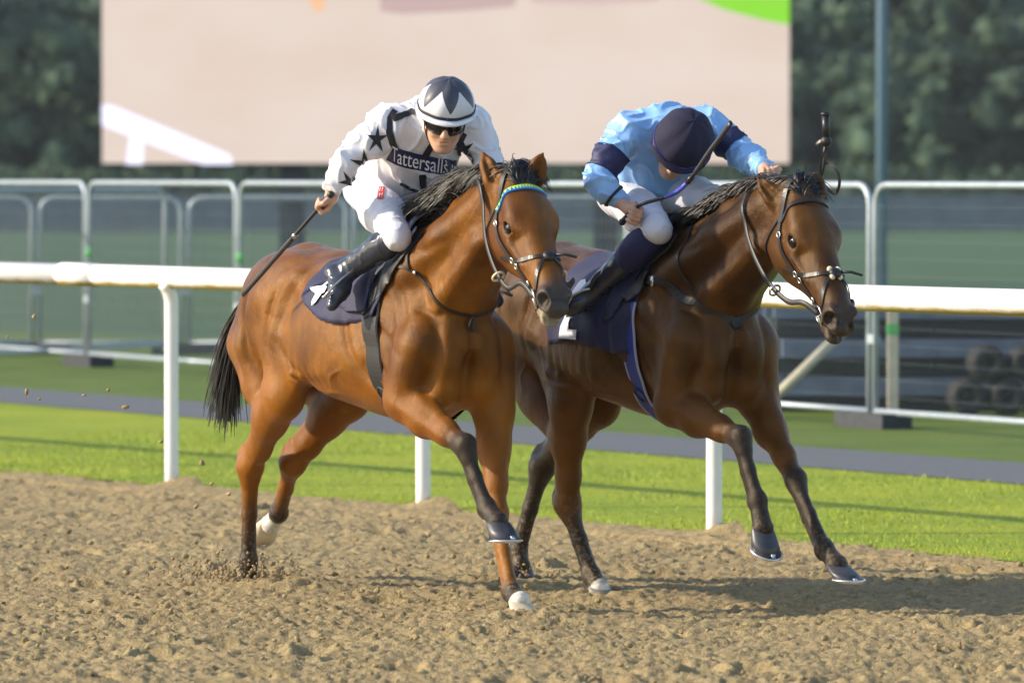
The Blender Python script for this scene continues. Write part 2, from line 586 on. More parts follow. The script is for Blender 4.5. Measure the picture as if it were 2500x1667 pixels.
        vol.chain([b - (tip - b) * .12, b + (tip - b) * .28, b + (tip - b) * .62, tip], [.027, .039, .029, .005], 0.02, (fr, .62))
        vol.chain([b + (tip - b) * .16 + fr * .026, b + (tip - b) * .45 + fr * .022, b + (tip - b) * .86 + fr * .010], [.012, .0145, .004], 0.01) if False else None
        vol.cone(b + (tip - b) * .22 + fr * .030, b + (tip - b) * .85 + fr * .012, .020, .008, 0.008, None, True)
    vol.ell(HP(.60, 0, -.03), (.034, .046, .04), HM, 0.025)
    vol.ell(HP(.585, 0, -.098), (.038, .04, .026), HM, 0.02)
    vol.ell(HP(.535, 0, -.108), (.035, .034, .026), HM, 0.02)
    vol.ell(HP(.60, 0, -.071), (.085, .09, .0045), HM, 0.012, True)
    V, Q = vol.skin(4)
    Q = flip_out(V, Q)
    return V, Q, HP, HM, HO, hs

def relief(V, nr, dx):
    """muscle edges of the trunk: shallow grooves and low swellings along side-view lines (x, z)"""
    out = np.zeros(len(V))
    side = np.abs(nr[:, 1]) * sstep(.06, .14, np.abs(V[:, 1]))
    P2 = V[:, [0, 2]]
    def line(pts, w, dep, along=1):
        nonlocal out
        C = np.array(catmull([(x + dx, z) for x, z in pts], 28))
        d = np.full(len(V), 9.0)
        fade = np.zeros(len(V))
        for i in range(27):
            a, b = C[i], C[i + 1]; ba = b - a
            t = np.clip(((P2 - a) @ ba) / (ba @ ba), 0, 1)
            q = np.hypot(*(P2 - a - t[:, None] * ba).T)
            m = q < d
            d = np.where(m, q, d); fade = np.where(m, np.sin(math.pi * min(1, (i + .8) / 28.0)) ** .6, fade)
        out += 1.15 * dep * np.exp(-(d / w) ** 2) * side * fade
    line([(.36, 1.44), (.50, 1.28), (.62, 1.10)], .028, -.012)             # neck / shoulder
    line([(.26, 1.38), (.32, 1.24), (.44, 1.12), (.60, 1.03)], .020, -.008)  # spine of the blade
    line([(.18, 1.28), (.20, 1.10), (.28, .95), (.40, .86)], .024, -.014)  # behind the triceps
    line([(.30, 1.16), (.40, 1.02), (.48, .93)], .018, -.007)
    line([(.42, 1.18), (.50, 1.08), (.56, .99)], .05, .010)
    line([(.24, 1.08), (.30, .98)], .05, .010)
    line([(.10, .92), (-.10, .90), (-.32, .96), (-.46, 1.06)], .022, -.009)  # edge of the belly muscle
    line([(.05, .86), (-.2, .865), (-.38, .90)], .010, .005)
    line([(-.30, 1.31), (-.36, 1.20), (-.42, 1.08)], .055, -.018)          # flank hollow
    line([(-.40, 1.33), (-.47, 1.22), (-.52, 1.08), (-.52, .96)], .022, -.012)
    line([(-.46, 1.16), (-.50, 1.02)], .06, .012)
    line([(-.62, 1.34), (-.74, 1.20), (-.76, 1.02), (-.70, .90)], .022, -.013)
    line([(-.80, 1.33), (-.89, 1.18), (-.90, 1.02), (-.84, .90)], .018, -.012)
    line([(-.70, 1.2), (-.80, 1.08), (-.80, .95)], .05, .008)
    line([(-.56, 1.30), (-.64, 1.18)], .06, .010)
    line([(.52, 1.46), (.66, 1.45), (.80, 1.50)], .02, -.007)
    # breast: groove between the two muscles, their outer edges, the fold under the neck
    xr = V[:, 0] - dx
    fr_ = sstep(.25, .7, nr[:, 0]) * sstep(.45, .58, xr) * sstep(.80, .90, V[:, 2])
    out -= .022 * np.exp(-(V[:, 1] / .022) ** 2) * fr_ * sstep(1.20, 1.12, V[:, 2])
    for sd in (-1, 1):
        out -= .012 * np.exp(-((V[:, 1] - sd * (.150 + .10 * (1.05 - V[:, 2]))) / .020) ** 2) * sstep(.1, .5, nr[:, 0]) * sstep(.45, .55, xr) * sstep(.82, .92, V[:, 2]) * sstep(1.22, 1.12, V[:, 2])
        out += .012 * np.exp(-((V[:, 1] - sd * .085) / .05) ** 2 - ((V[:, 2] - 1.0) / .10) ** 2) * fr_
    out -= .012 * np.exp(-((V[:, 2] - 1.165 - .25 * np.abs(V[:, 1])) / .018) ** 2) * fr_
    for pts_ in ([(.16, .84), (.0, .86), (-.14, .845), (-.26, .87)], [(.44, 1.02), (.40, .93), (.44, .86)], [(.0, .86), (.08, .93), (.16, .96)],
                 [(-.56, 1.02), (-.62, .92), (-.60, .84)], [(.50, 1.20), (.56, 1.10), (.53, 1.0)], [(-.30, .90), (-.38, 1.0), (-.36, 1.08)]):
        line(pts_, .0065, .0042)
    for i in range(7):
        x = .10 - i * .066
        line([(x, 1.22), (x - .02, 1.10), (x - .06, .98)], .016, -.001)
    return out

def leg_param(P, J, key):
    pts = [V3(*p) for p in J[key][:5]]
    best = np.full(len(P), 9.0); u = np.zeros(len(P))
    for i in range(4):
        d, t = seg_dist(P, pts[i], pts[i + 1])
        m = d < best
        best = np.where(m, d, best); u = np.where(m, i + t, u)
    return best, u

def strands(lines, r0, r1, name, mat, parent):
    """hair: each line an (m,3) array, built as thin three-sided tapering tubes in one mesh"""
    Vs = []; Fs = []; base = 0
    for L in lines:
        L = np.array(L); m = len(L)
        t = np.gradient(L, axis=0); t /= np.maximum(np.linalg.norm(t, axis=1), 1e-6)[:, None]
        a = np.cross(t, V3(.31, .85, .43)); a /= np.maximum(np.linalg.norm(a, axis=1), 1e-6)[:, None]
        b = np.cross(t, a)
        rr = (r0 + (r1 - r0) * np.linspace(0, 1, m) ** 1.5)[:, None]
        ring = [L + rr * (a * math.cos(w) + b * math.sin(w)) for w in (0, 2.094, 4.189)]
        Vs.append(np.stack(ring, 1).reshape(-1, 3))
        i = np.arange(m - 1)[:, None] * 3 + np.arange(3)[None, :]
        j = np.arange(m - 1)[:, None] * 3 + (np.arange(3)[None, :] + 1) % 3
        Fs.append(np.stack([i, j, j + 3, i + 3], -1).reshape(-1, 4) + base)
        base += 3 * m
    me = np_mesh(name, np.concatenate(Vs), np.concatenate(Fs))
    return link(name, me, mat, parent)

def coat_material(name, base, hi, dark, muzzle, pale):
    t = NT(name)
    v = t.coord()
    n1 = t.noise(3.2, v, 3, .5)
    n2 = t.noise(38, t.coord((1, 1, .35)), 4, .6)
    n3 = t.noise(420, t.coord((.35, 1, 1)), 2, .6)
    c = t.mix(t.ramp(n1, [(.38, (0, 0, 0)), (.62, (1, 1, 1))]), base, hi)
    c = t.mix(t.math('MULTIPLY', t.ramp(n2, [(.35, (0, 0, 0)), (.75, (1, 1, 1))]), .28), c, tuple(x * .62 for x in base))
    n4 = t.noise(7.5, t.coord((1, 1, 1.4)), 4, .6)
    c = t.mix(t.math('MULTIPLY', t.ramp(n4, [(.42, (0, 0, 0)), (.66, (1, 1, 1))]), .42), c, tuple(x * .5 for x in base))
    c = t.mix(t.attr('warm'), c, tuple(min(1, x * f) for x, f in zip(hi, (1.12, 1.0, .75))))
    c = t.mix(t.attr('dark'), c, dark)
    c = t.mix(t.attr('muzzle'), c, muzzle)
    c = t.mix(t.attr('pale'), c, pale)
    c = t.mix(t.attr('white'), c, (.72, .69, .62))
    n5 = t.noise(60, v, 5, .7)
    c = t.mix(t.math('MULTIPLY', t.attr('splash'), t.ramp(n5, [(.50, (0, 0, 0)), (.60, (1, 1, 1))])), c, (.26, .19, .10))
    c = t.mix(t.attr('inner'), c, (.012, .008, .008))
    t.set(Base__Color=c, Roughness=t.ramp(n2, [(.3, (.29,) * 3), (.75, (.44,) * 3)]), IOR=1.42)
    t.b.inputs['Specular IOR Level'].default_value = .40
    t.b.inputs['Specular Tint'].default_value = (1.0, .86, .66, 1)
    t.b.inputs['Sheen Weight'].default_value = .03
    t.b.inputs['Sheen Roughness'].default_value = .4
    n6 = t.noise(15, t.coord((1, 1, .7)), 9, .68)
    hgt = t.math('ADD', t.math('ADD', t.math('MULTIPLY', n3, .4), t.math('MULTIPLY', n2, .35)), t.math('MULTIPLY', n6, 1.3))
    t.bump(hgt, .5, .010)
    return t.m

def build_hoof(J, key, root, mat, shoe_mat):
    C = V3(*J[key][3]); So = V3(*J[key][4]); T = unit(J[key][5])
    U = unit(C - So); W = unit(np.cross(U, T)); T = unit(np.cross(W, U)) if abs(U @ T) > .999 else T
    Lx = unit(np.cross(T, V3(0, 0, 1))) if False else W
    n = 28
    rings = []
    for f, rx, ry, sh in ((1.06, .040, .040, -.006), (1.0, .0475, .0465, -.004), (.9, .052, .0505, -.001), (.5, .060, .057, .007), (.0, .069, .063, .014), (-.02, .066, .06, .014)):
        c = So + (C - So) * f + T * sh
        row = []
        for i in range(n):
            w = 2 * math.pi * i / n
            cx_ = math.cos(w); sx_ = math.sin(w)
            back = 1 if cx_ > 0 else .80
            drop = 0.0
            if f > .8 and cx_ < 0:
                drop = -.018 * (-cx_)
            row.append(c + T * cx_ * rx * back + W * sx_ * ry + U * drop)
        rings.append(row)
    V = [p for r_ in rings for p in r_]; F = []
    for i in range(len(rings) - 1):
        for k in range(n):
            F.append((i * n + k, i * n + (k + 1) % n, (i + 1) * n + (k + 1) % n, (i + 1) * n + k))
    F.append(tuple(range(n))); F.append(tuple((len(rings) - 1) * n + k for k in range(n - 1, -1, -1)))
    me = mesh('hoof', V, F)
    o = link('hoof', me, mat, root)
    mb = MB()
    pts = []
    for i in range(-11, 12):
        w = i / 11 * 2.45
        pts.append(So + T * .012 + T * math.cos(w) * .066 * (1 if math.cos(w) > 0 else .82) + W * math.sin(w) * .060 - U * .004)
    mb.ribbon([Vector(p) for p in pts], [Vector(-U)] * len(pts), .018, .007)
    tp = So + T * .079
    mb.box(Vector(tp + U * .008), (.006, .018, .02), Matrix(np.stack([T, W, U], 1).tolist()))
    mb.build('horseshoe', shoe_mat, o)
    return o

M_BRIDLE = plain('bridle_leather', (.022, .017, .015), .38, bump=.1)
M_STEEL = plain('bit_steel', (.62, .60, .57), .25, 1.0)
M_SHOE = plain('shoe_aluminium', (.66, .67, .70), .35, .9)
M_HOOF_DARK = plain('hoof_dark_horn', (.045, .045, .052), .42, var=.35, scale=14, bump=.2)
M_HOOF_WHITE = plain('hoof_pale_horn', (.62, .52, .36), .5, var=.25, scale=10, bump=.2)
M_HOOF_GREY = plain('hoof_grey_horn', (.22, .20, .165), .5, var=.35, scale=12, bump=.2)
M_HAIR = plain('black_hair', (.016, .014, .014), .42, var=.3)
M_EYE = plain('eye_dark', (.012, .007, .005), .06)

H1 = dict(
    shift=-0.045, head=(1.067, -.007, 1.685, -.130, .778, -.061, 1.032),
    FR=[(.47, -.18, .85), (.869, -.13, .668), (1.000, -.10, .430), (1.085, -.10, .378), (1.128, -.10, .312), (1, .02, .03)],
    FL=[(.585, .17, .80), (.690, .12, .385), (.880, .08, .085), (.965, .07, .050), (1.02, .065, -.010), (1, -.05, -.18)],
    HR=[(-.575, -.19, .83), (-1.035, -.11, .505), (-1.137, -.065, .095), (-1.150, -.06, .045), (-1.155, -.055, -.025), (.75, 0, -.7)],
    HL=[(-.66, .17, .82), (-.965, .06, .520), (-1.225, .13, .290), (-1.315, .135, .236), (-1.38, .137, .210), (-.25, 0, -1)],
    dock=[(-.96, 0, 1.30), (-1.06, 0, 1.27), (-1.14, 0, 1.20)],
    ears=[((1.015, -.06, 1.70), (.940, -.09, 1.848), (.8, -.6, .2)), ((1.085, .06, 1.715), (1.125, .08, 1.842), (.9, -.25, .2))],
    dark={'FR': (.72, 1.05), 'FL': (1.75, 2.05), 'HR': (1.25, 1.8), 'HL': (1.35, 2.0)},
    white={'HL': (2.25, 2.4), 'FL': (2.85, 3.0)},
)
H2 = dict(
    shift=0.29, head=(1.487, -.005, 1.643, -.073, .869, -.058, 1.027),
    FR=[(.83, -.17, .825), (1.262, -.13, .694), (1.376, -.12, .452), (1.415, -.12, .345), (1.428, -.12, .265), (.85, 0, -.5)],
    FL=[(.91, .18, .835), (1.250, .14, .518), (1.500, .12, .258), (1.59, .12, .200), (1.655, .12, .150), (1, 0, -.12)],
    HR=[(.03, -.195, .79), (-.097, -.135, .365), (.045, -.10, .068), (.105, -.10, .026), (.14, -.10, -.038), (1, 0, -.3)],
    HL=[(-.335, .16, .785), (-.712, .10, .487), (-.875, .075, .115), (-.845, .07, .055), (-.825, .07, -.02), (.85, 0, -.5)],
    dock=[(-.67, 0, 1.30), (-.77, 0, 1.27), (-.85, 0, 1.20)],
    ears=[((1.452, -.065, 1.640), (1.375, -.125, 1.745), (.5, -.75, .35)), ((1.53, .06, 1.665), (1.485, .085, 1.765), (.8, -.2, .5))],
    dark={'FR': (.72, 1.0), 'FL': (.78, 1.15), 'HR': (1.0, 1.55), 'HL': (.5, .95)},
    white={'HR': (2.95, 3.05)},
)

def make_horse(J, loc, label, coat, hooves, mats):
    V, Q, HP, HM, HO, hs = horse_body(J)
    root = empty('racehorse', loc, R(-60), label, 'horse')
    wob = fnoise(V, 5, 9.0) * .0022 + fnoise(V, 9, 24.0) * .0009
    me = np_mesh('body', V, Q)
    nr = np.zeros(len(V) * 3, np.float32); me.vertices.foreach_get('normal', nr) if False else None
    nr = np.array([v.normal[:] for v in me.vertices])
    u = np.zeros(len(V)); dark = np.zeros(len(V)); white = np.zeros(len(V)); warm = np.zeros(len(V))
    hl = (V - HO) @ HM / hs
    inhead = (hl[:, 0] > -.05)
    amp = np.where(inhead & (V[:, 2] > 1.1), .35, 1.0)
    for key in ('FR', 'FL', 'HR', 'HL'):
        d, uu = leg_param(V, J, key)
        m = (d < .13)
        amp = np.where(m & (uu > .8), .3, amp)
        a, b = J['dark'][key]
        nz = fnoise(V, 3, 30) * .06
        dark = np.maximum(dark, np.where(m, sstep(a, b, uu + nz), 0))
        if key in J['white']:
            a, b = J['white'][key]
            white = np.maximum(white, np.where(d < .09, sstep(a, b, uu + nz * .5), 0))
    V = V + nr * (wob * amp + relief(V, nr, J['shift']))[:, None]
    me.vertices.foreach_set('co', V.astype(np.float32).ravel())
    hm = (hl[:, 0] > .3) & (hl[:, 0] < .75) & (np.abs(hl[:, 1]) < .12) & (np.abs(hl[:, 2]) < .25)
    muz = np.where(hm, sstep(.455, .565, hl[:, 0] - .25 * np.minimum(hl[:, 2] + .03, 0) * 0 + fnoise(V, 8, 22) * .015), 0) * J.get('muz', 1)
    pale = np.where(hm, sstep(.50, .56, hl[:, 0]) * sstep(-.055, -.085, hl[:, 2]), 0) * J.get('pale', .0)
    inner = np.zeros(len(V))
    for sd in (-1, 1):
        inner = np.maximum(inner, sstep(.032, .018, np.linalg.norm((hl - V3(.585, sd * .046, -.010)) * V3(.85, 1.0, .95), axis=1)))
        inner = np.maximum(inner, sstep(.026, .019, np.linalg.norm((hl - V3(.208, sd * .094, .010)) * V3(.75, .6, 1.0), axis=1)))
    warm = sstep(.98, .86, V[:, 2]) * (1 - dark) * .5
    crest = np.where((np.abs(V[:, 1]) < .035) & (V[:, 2] > 1.5) & (hl[:, 0] < -.02) & (nr[:, 2] > .2), .8, 0)
    set_attr(me, 'dark', np.maximum(dark, crest)); set_attr(me, 'white', white); set_attr(me, 'muzzle', muz); set_attr(me, 'pale', pale)
    splash = .38 * sstep(.5, .1, V[:, 2]) + .06 * sstep(1.0, .6, V[:, 2]) * (np.abs(V[:, 1]) < .2)
    set_attr(me, 'splash', splash)
    set_attr(me, 'warm', warm); set_attr(me, 'inner', inner)
    body = link('body', me, coat, root)
    bvh = bvh_of(V, Q)
    for key in ('FR', 'FL', 'HR', 'HL'):
        o = build_hoof(J, key, root, hooves[key], M_SHOE)
    for sd in (-1, 1):
        mb = MB().ball(HP(.207, sd * .0815, .010), .0285, 18, 12)
        mb.build('eye', M_EYE, root)
    return dict(root=root, bvh=bvh, HP=HP, HM=HM, hs=hs, J=J, V=V)

COAT1 = coat_material('bay_coat', (.112, .034, .0016), (.250, .092, .0058), (.026, .019, .016), (.055, .045, .042), (.40, .33, .22))
COAT2 = coat_material('dark_bay_coat', (.042, .0140, .0014), (.118, .046, .0052), (.020, .014, .012), (.050, .034, .028), (.06, .045, .04))
H1['pale'] = .55
LOC1 = (-0.51229, 23.56264, 0); LOC2 = (0.40046, 24.03695, 0)
A1 = make_horse(H1, LOC1, 'bright bay racehorse with a white near fore hoof, nearest the camera', COAT1,
                dict(FR=M_HOOF_DARK, FL=M_HOOF_WHITE, HR=M_HOOF_DARK, HL=M_HOOF_WHITE), None)
A2 = make_horse(H2, LOC2, 'dark bay racehorse galloping on the rail side under the blue jockey', COAT2,
                dict(FR=M_HOOF_DARK, FL=M_HOOF_DARK, HR=M_HOOF_GREY, HL=M_HOOF_DARK), None)

# ------------------------------------------------------------------ hair, saddlery
def snap(bvh, p, off):
    loc, n, i, d = bvh.find_nearest(Vector(p))
    q = Vector(p) - loc
    return loc + n * off, n

def strap(mb, bvh, ctrl, width, th, off=.001, n=28):
    P = catmull(ctrl, n)
    pts = []; nr = []
    for p in P:
        a, b = snap(bvh, p, off)
        pts.append(a); nr.append(b)
    for it in range(2):
        pts = [pts[0]] + [(pts[i - 1] + pts[i] * 2 + pts[i + 1]) / 4 for i in range(1, len(pts) - 1)] + [pts[-1]]
        nr = [nr[0]] + [(nr[i - 1] + nr[i] * 2 + nr[i + 1]).normalized() for i in range(1, len(nr) - 1)] + [nr[-1]]
    mb.ribbon(pts, nr, width, th)
    return pts, nr

def polar_hit(bvh, x, phi, zc=1.13):
    d = Vector((0, -math.sin(phi), math.cos(phi)))
    c = Vector((x, 0, zc))
    h = bvh.ray_cast(c + d * 1.2, -d)
    return (h[0], h[1]) if h[0] is not None else (c + d * .3, d)

def decal(bvh, poly, c, u, w, name, mat, parent, off=.002, step=.012, near=None):
    """a thin patch of cloth or print with the outline poly (a, b), laid on the surface below the plane c + a*u + b*w"""
    from mathutils.geometry import delaunay_2d_cdt
    u = Vector(u).normalized(); w = Vector(w).normalized(); n = u.cross(w).normalized(); c = Vector(c)
    out = []
    for i, p in enumerate(poly):
        q = poly[(i + 1) % len(poly)]
        L = math.hypot(q[0] - p[0], q[1] - p[1]); k = max(1, int(L / step))
        out += [(p[0] + (q[0] - p[0]) * j / k, p[1] + (q[1] - p[1]) * j / k) for j in range(k)]
    xs = [p[0] for p in out]; ys = [p[1] for p in out]
    inner = []
    x = min(xs) + step * .5
    while x < max(xs):
        y = min(ys) + step * .5
        while y < max(ys):
            inner.append((x, y)); y += step
        x += step
    m = len(out)
    r = delaunay_2d_cdt([Vector(p) for p in out + inner], [(i, (i + 1) % m) for i in range(m)], [], 1, 1e-6)
    vs, fs = r[0], r[2]
    V = []; keep = []
    hc = bvh.ray_cast(c + n * .6, -n)
    d0 = hc[3] if hc[0] is not None else .6
    for v in vs:
        o = c + u * v.x + w * v.y + n * .6
        h = bvh.ray_cast(o, -n)
        if h[0] is None or (near and abs(h[3] - d0) > near):
            V.append(None)
        else:
            nn = h[1] if h[1].dot(n) > 0 else -h[1]
            V.append(h[0] + nn * off)
    for f in fs:
        if all(V[i] is not None for i in f):
            if max((V[f[0]] - V[f[1]]).length, (V[f[1]] - V[f[2]]).length, (V[f[0]] - V[f[2]]).length) < step * 6:
                keep.append(tuple(f))
    V = [v if v is not None else Vector((0, 0, 0)) for v in V]
    used = sorted({i for f in keep for i in f}); mp = {a: b for b, a in enumerate(used)}
    return link(name, mesh(name, [V[i] for i in used], [tuple(mp[i] for i in f) for f in keep]), mat, parent)

M_NAVY = plain('navy_cloth', (.010, .010, .050), .7, var=.25, scale=60, bump=.3)
M_NAVY.node_tree.nodes['Principled BSDF'].inputs['Sheen Weight'].default_value = .06
M_WHITE_CLOTH = plain('white_print', (.72, .72, .76), .6, var=.05)
M_BLACKWEB = plain('black_webbing', (.014, .014, .016), .6, var=.3, scale=200, bump=.3)
M_BLUEWEB = plain('blue_webbing', (.012, .035, .25), .5, var=.3, scale=120, bump=.3)
M_GREYPAD = plain('grey_saddle_leather', (.33, .33, .44), .42, var=.1, bump=.1)
M_DARKPAD = plain('black_saddle_leather', (.016, .015, .016), .5, var=.2, bump=.1)
M_CREAM = plain('cream_piping', (.66, .58, .40), .5)
M_GREEN = plain('lime_plastic', (.42, .72, .05), .35)
M_BLUE = plain('sky_plastic', (.02, .16, .62), .35)
M_PEWTER = plain('stirrup_metal', (.45, .44, .43), .35, 1.0)

def hair_for(A, mane_len, fore_len, back, tail_pts, seed, lift):
    r = np.random.RandomState(seed)
    J = A['J']; dx = J['shift']; HP = A['HP']; bvh = A['bvh']
    crest = catmull([V3(.34 + dx, 0, 1.53), V3(.48 + dx, 0, 1.545), V3(.62 + dx, 0, 1.58)] + [V3(.62 + dx, 0, 1.58) * (1 - q_) + HP(-.015, 0, .03) * q_ + V3(0, 0, .015) for q_ in (.35, .7, 1.0)], 60)
    lines = []
    for i in range(1300):
        s_ = r.uniform(0, 59); k = int(s_); p = crest[k] + (crest[min(k + 1, 59)] - crest[k]) * (s_ - k)
        p = np.array(snap(bvh, p + V3(0, r.normal() * .010, .05), -.002)[0])
        L = mane_len * r.uniform(.55, 1.1) * (1 - .25 * max(0, s_ - 22) / 37)
        clump = math.sin(s_ * .9) * .5 + math.sin(s_ * 2.3 + 1) * .35
        up = lift * (1 + .5 * clump) * (1.15 - .75 * s_ / 59) - .25 * max(0, s_ - 40) / 19 + r.normal() * .10
        sidev = -.42 + .25 * math.sin(s_ * 1.7) + r.normal() * .22
        d = unit(V3(-1.0 * back + r.normal() * .12, sidev, up))
        P = [p]
        for j in range(8):
            P.append(P[-1] + d * L / 8)
            d = unit(d + V3(-.06, -.015 + r.normal() * .05, -.19 + r.normal() * .05))
        P = np.array(P)
        lines.append(P)
    strands(lines, .0040, .0007, 'mane', M_HAIR, A['root'])
    lines = []
    for i in range(620):
        b_ = r.uniform(-1, 1); a_ = r.uniform(-.035, .05)
        p = HP(a_, b_ * .030, .070)
        L = fore_len * r.uniform(.7, 1.1)
        cl_ = math.sin(b_ * 4 + a_ * 60) * .18
        fly = .25 if r.uniform() < .07 else .05
        d = unit(V3(-.22 + r.normal() * fly, .18 + cl_ + .35 * b_ + r.normal() * fly, .95 + cl_ + r.normal() * fly))
        P = [p]
        for j in range(10):
            P.append(P[-1] + d * L / 10)
            d = unit(d + V3(-.07, .13 + r.normal() * .02, -.27 + r.normal() * .02))
        lines.append(np.array(P))
    strands(lines, .0032, .0006, 'forelock', M_HAIR, A['root'])
    T = np.array(catmull(tail_pts, 16))
    lines = []
    for i in range(1200):
        o = r.normal(size=3) * V3(.018, .022, .018); sp = r.normal(size=3) * V3(.040, .038, .03); end = r.uniform(.6, .97)
        t = np.linspace(0, 1, 16)[:, None]
        wv = np.sin(t * r.uniform(3, 7) + r.uniform(0, 6)) * .012 * t
        P = T + o * (1 - t) + sp * t ** 1.3 + wv * V3(1, .6, .4)
        m = max(5, int(16 * end))
        lines.append(P[:m])
    strands(lines, .0060, .0014, 'tail', M_HAIR, A['root'])

def cloth_patch(A, x0, x1, zbot, name, mat, root, off, seed, skew):
    bvh = A['bvh']; nx, nv = 34, 26
    V = []; F = []
    tops = {}
    for i in range(nx):
        fx = i / (nx - 1)
        for sd in (1, -1):
            x = x0 + (x1 - x0) * fx
            zb = zbot(fx)
            ph = R(30)
            while ph < R(118):
                if polar_hit(bvh, x, ph * sd)[0].z <= zb:
                    break
                ph += R(1.5)
            for j in range(nv):
                v = j / (nv - 1)
                xx = x + skew * v * v
                p, n = polar_hit(bvh, xx, sd * ph * v)
                w = off + .004 * math.sin(fx * 21 + v * 5 + seed) * v + .006 * v * v * (1 + math.sin(fx * 13 + seed)) + .003 * math.sin(v * 17 + fx * 9)
                V.append(p + Vector((0, n.y, n.z)).normalized() * w)
    def id_(i, s, j):
        return (i * 2 + s) * nv + j
    for i in range(nx - 1):
        for s in (0, 1):
            for j in range(nv - 1):
                q = (id_(i, s, j), id_(i + 1, s, j), id_(i + 1, s, j + 1), id_(i, s, j + 1))
                F.append(q if s == 0 else q[::-1])
    o = link(name, mesh(name, V, F), mat, root)
    md = o.modifiers.new('thickness', 'SOLIDIFY'); md.thickness = .006; md.offset = 1
    return o, BVHTree.FromPolygons([tuple(v) for v in V], F)

def tack(A, loc, cfg):
    bvh, HP, HM, J = A['bvh'], A['HP'], A['HM'], A['J']
    # ---- saddle cloth
    rc = empty('saddle_cloth', loc, R(-60), cfg['cloth_label'], 'saddle cloth')
    co, cb = cloth_patch(A, cfg['cx'][0], cfg['cx'][1], cfg['zbot'], 'cloth', M_NAVY, rc, .008, cfg['seed'], cfg['skew'])
    for pl in cfg['emblem']:
        ax = sum(p[0] for p in pl) / len(pl); az = sum(p[1] for p in pl) / len(pl)
        decal(cb, [(p[0] - ax, p[1] - az) for p in pl], (ax, -.3, az), (1, 0, 0), (0, 0, 1), 'emblem', M_WHITE_CLOTH, rc, .010, .012)
    # ---- saddle: seat, flaps, girth, stirrups
    rs = empty('saddle', loc, R(-60), cfg['saddle_label'], 'saddle')
    sx = cfg['sx']
    V = []; F = []
    nx, nv = 22, 17
    for i in range(nx):
        fx = i / (nx - 1)
        x = sx - .20 + .40 * fx
        wd = R(25) * (0.75 + .35 * math.sin(math.pi * min(1, fx * 1.1)))
        for j in range(nv):
            v = j / (nv - 1) * 2 - 1
            p, n = polar_hit(bvh, x, wd * v)
            h = .018 + .022 * (max(0, (abs(fx - .5) - .2) / .3)) ** 2 * (1 - v * v * .5) + .012 * (1 - v * v)
            V.append(p + Vector((0, n.y, n.z)).normalized() * h)
    for i in range(nx - 1):
        for j in range(nv - 1):
            F.append((i * nv + j, (i + 1) * nv + j, (i + 1) * nv + j + 1, i * nv + j + 1))
    seat = link('seat', mesh('seat', V, F), cfg['seat_mat'], rs)
    md = seat.modifiers.new('thickness', 'SOLIDIFY'); md.thickness = .016; md.offset = -1
    mb = MB(); mb.tube([V[j] for j in range(nv)], .008, 8); mb.build('cantle_piping', cfg['piping'], rs)
    allv = BVHTree.FromPolygons([tuple(v) for v in V], F)
    for sd in (-1, 1):
        for nm, poly, mt, off in cfg['flaps']:
            ax = sum(p[0] for p in poly) / len(poly); az = sum(p[1] for p in poly) / len(poly)
            pl = [((p[0] - ax) * -sd, p[1] - az) for p in poly]
            o = decal(bvh, pl, (ax, sd * .35, az), (-sd, 0, 0), (0, 0, 1), nm, mt, rs, off, .014)
            md = o.modifiers.new('thickness', 'SOLIDIFY'); md.thickness = .007; md.offset = -1
    gx = cfg['girth']
    pts = []; nr = []
    for k in range(61):
        ph = R(62) + (R(360) - R(124)) * k / 60
        a = abs(k / 30 - 1)
        x = gx + .035 * math.sin(a * 2.2) - .03 * a * a + .02
        p, n = polar_hit(bvh, x, ph, 1.1)
        pts.append(p + n * .004); nr.append(Vector((0, n.y, n.z)).normalized())
    for it in range(3):
        pts = [pts[0]] + [(pts[i - 1] + pts[i] * 2 + pts[i + 1]) / 4 for i in range(1, 60)] + [pts[-1]]
    mb = MB(); mb.ribbon(pts, nr, cfg['girth_w'], .006); g = mb.build('girth', cfg['girth_mat'], rs, False)
    if cfg.get('girth_trim'):
        for s_ in (-1, 1):
            mb = MB(); mb.ribbon([p + Vector((s_ * (cfg['girth_w'] / 2 - .002), 0, 0)) + n * .0015 for p, n in zip(pts, nr)], nr, .010, .0062); mb.build('girth_edge', cfg['girth_trim'], g, False)
    for k in (20, 40):
        mb = MB(); mb.ring(pts[k] + nr[k] * .008, nr[k], .026, .004, 14, 6, (1.0, 1.5)); mb.build('girth_buckle', M_DARKPAD, g)
    for sd, key in ((-1, 'R'), (1, 'L')):
        a, b, top = [Vector(p) for p in cfg['stirrup' + key]]
        side = (b - a); mid = (a + b) / 2
        upv = (top - mid).normalized()
        mb = MB(); mb.tube([a - side * .04, b + side * .04], .0075, 8)
        arch = [a + side * .02]
        for t in np.linspace(0, 1, 9):
            w = math.pi * (1 - t)
            arch.append(mid + side * (.5 * math.cos(w)) + upv * (.035 + .085 * math.sin(w)))
        arch.append(b - side * .02)
        mb.tube(arch, .0055, 8)
        mb.build('stirrup_iron', M_PEWTER, rs)
        mb = MB()
        q0 = mid + upv * .12
        P = [Vector(p) for p in catmull([q0, q0 * .5 + top * .5 + Vector((0, sd * .02, 0)), top], 10)]
        mb.ribbon(P, [Vector((.3, sd, 0.1))] * 10, .022, .004)
        mb.build('stirrup_leather', M_BRIDLE, rs, False)
    # ---- breast girth
    rb = empty('breast_girth', loc, R(-60), cfg['breast_label'], 'breast girth')
    mb = MB(); P = cfg['breast']; full = P + [(x, -y, z) for x, y, z in P[::-1]]
    pts, nr = strap(mb, bvh, full, cfg['breast_w'], .005, .002, 60)
    mb.build('strap', cfg['breast_mat'], rb, False)
    mb = MB(); k = cfg.get('buckle_at', 8)
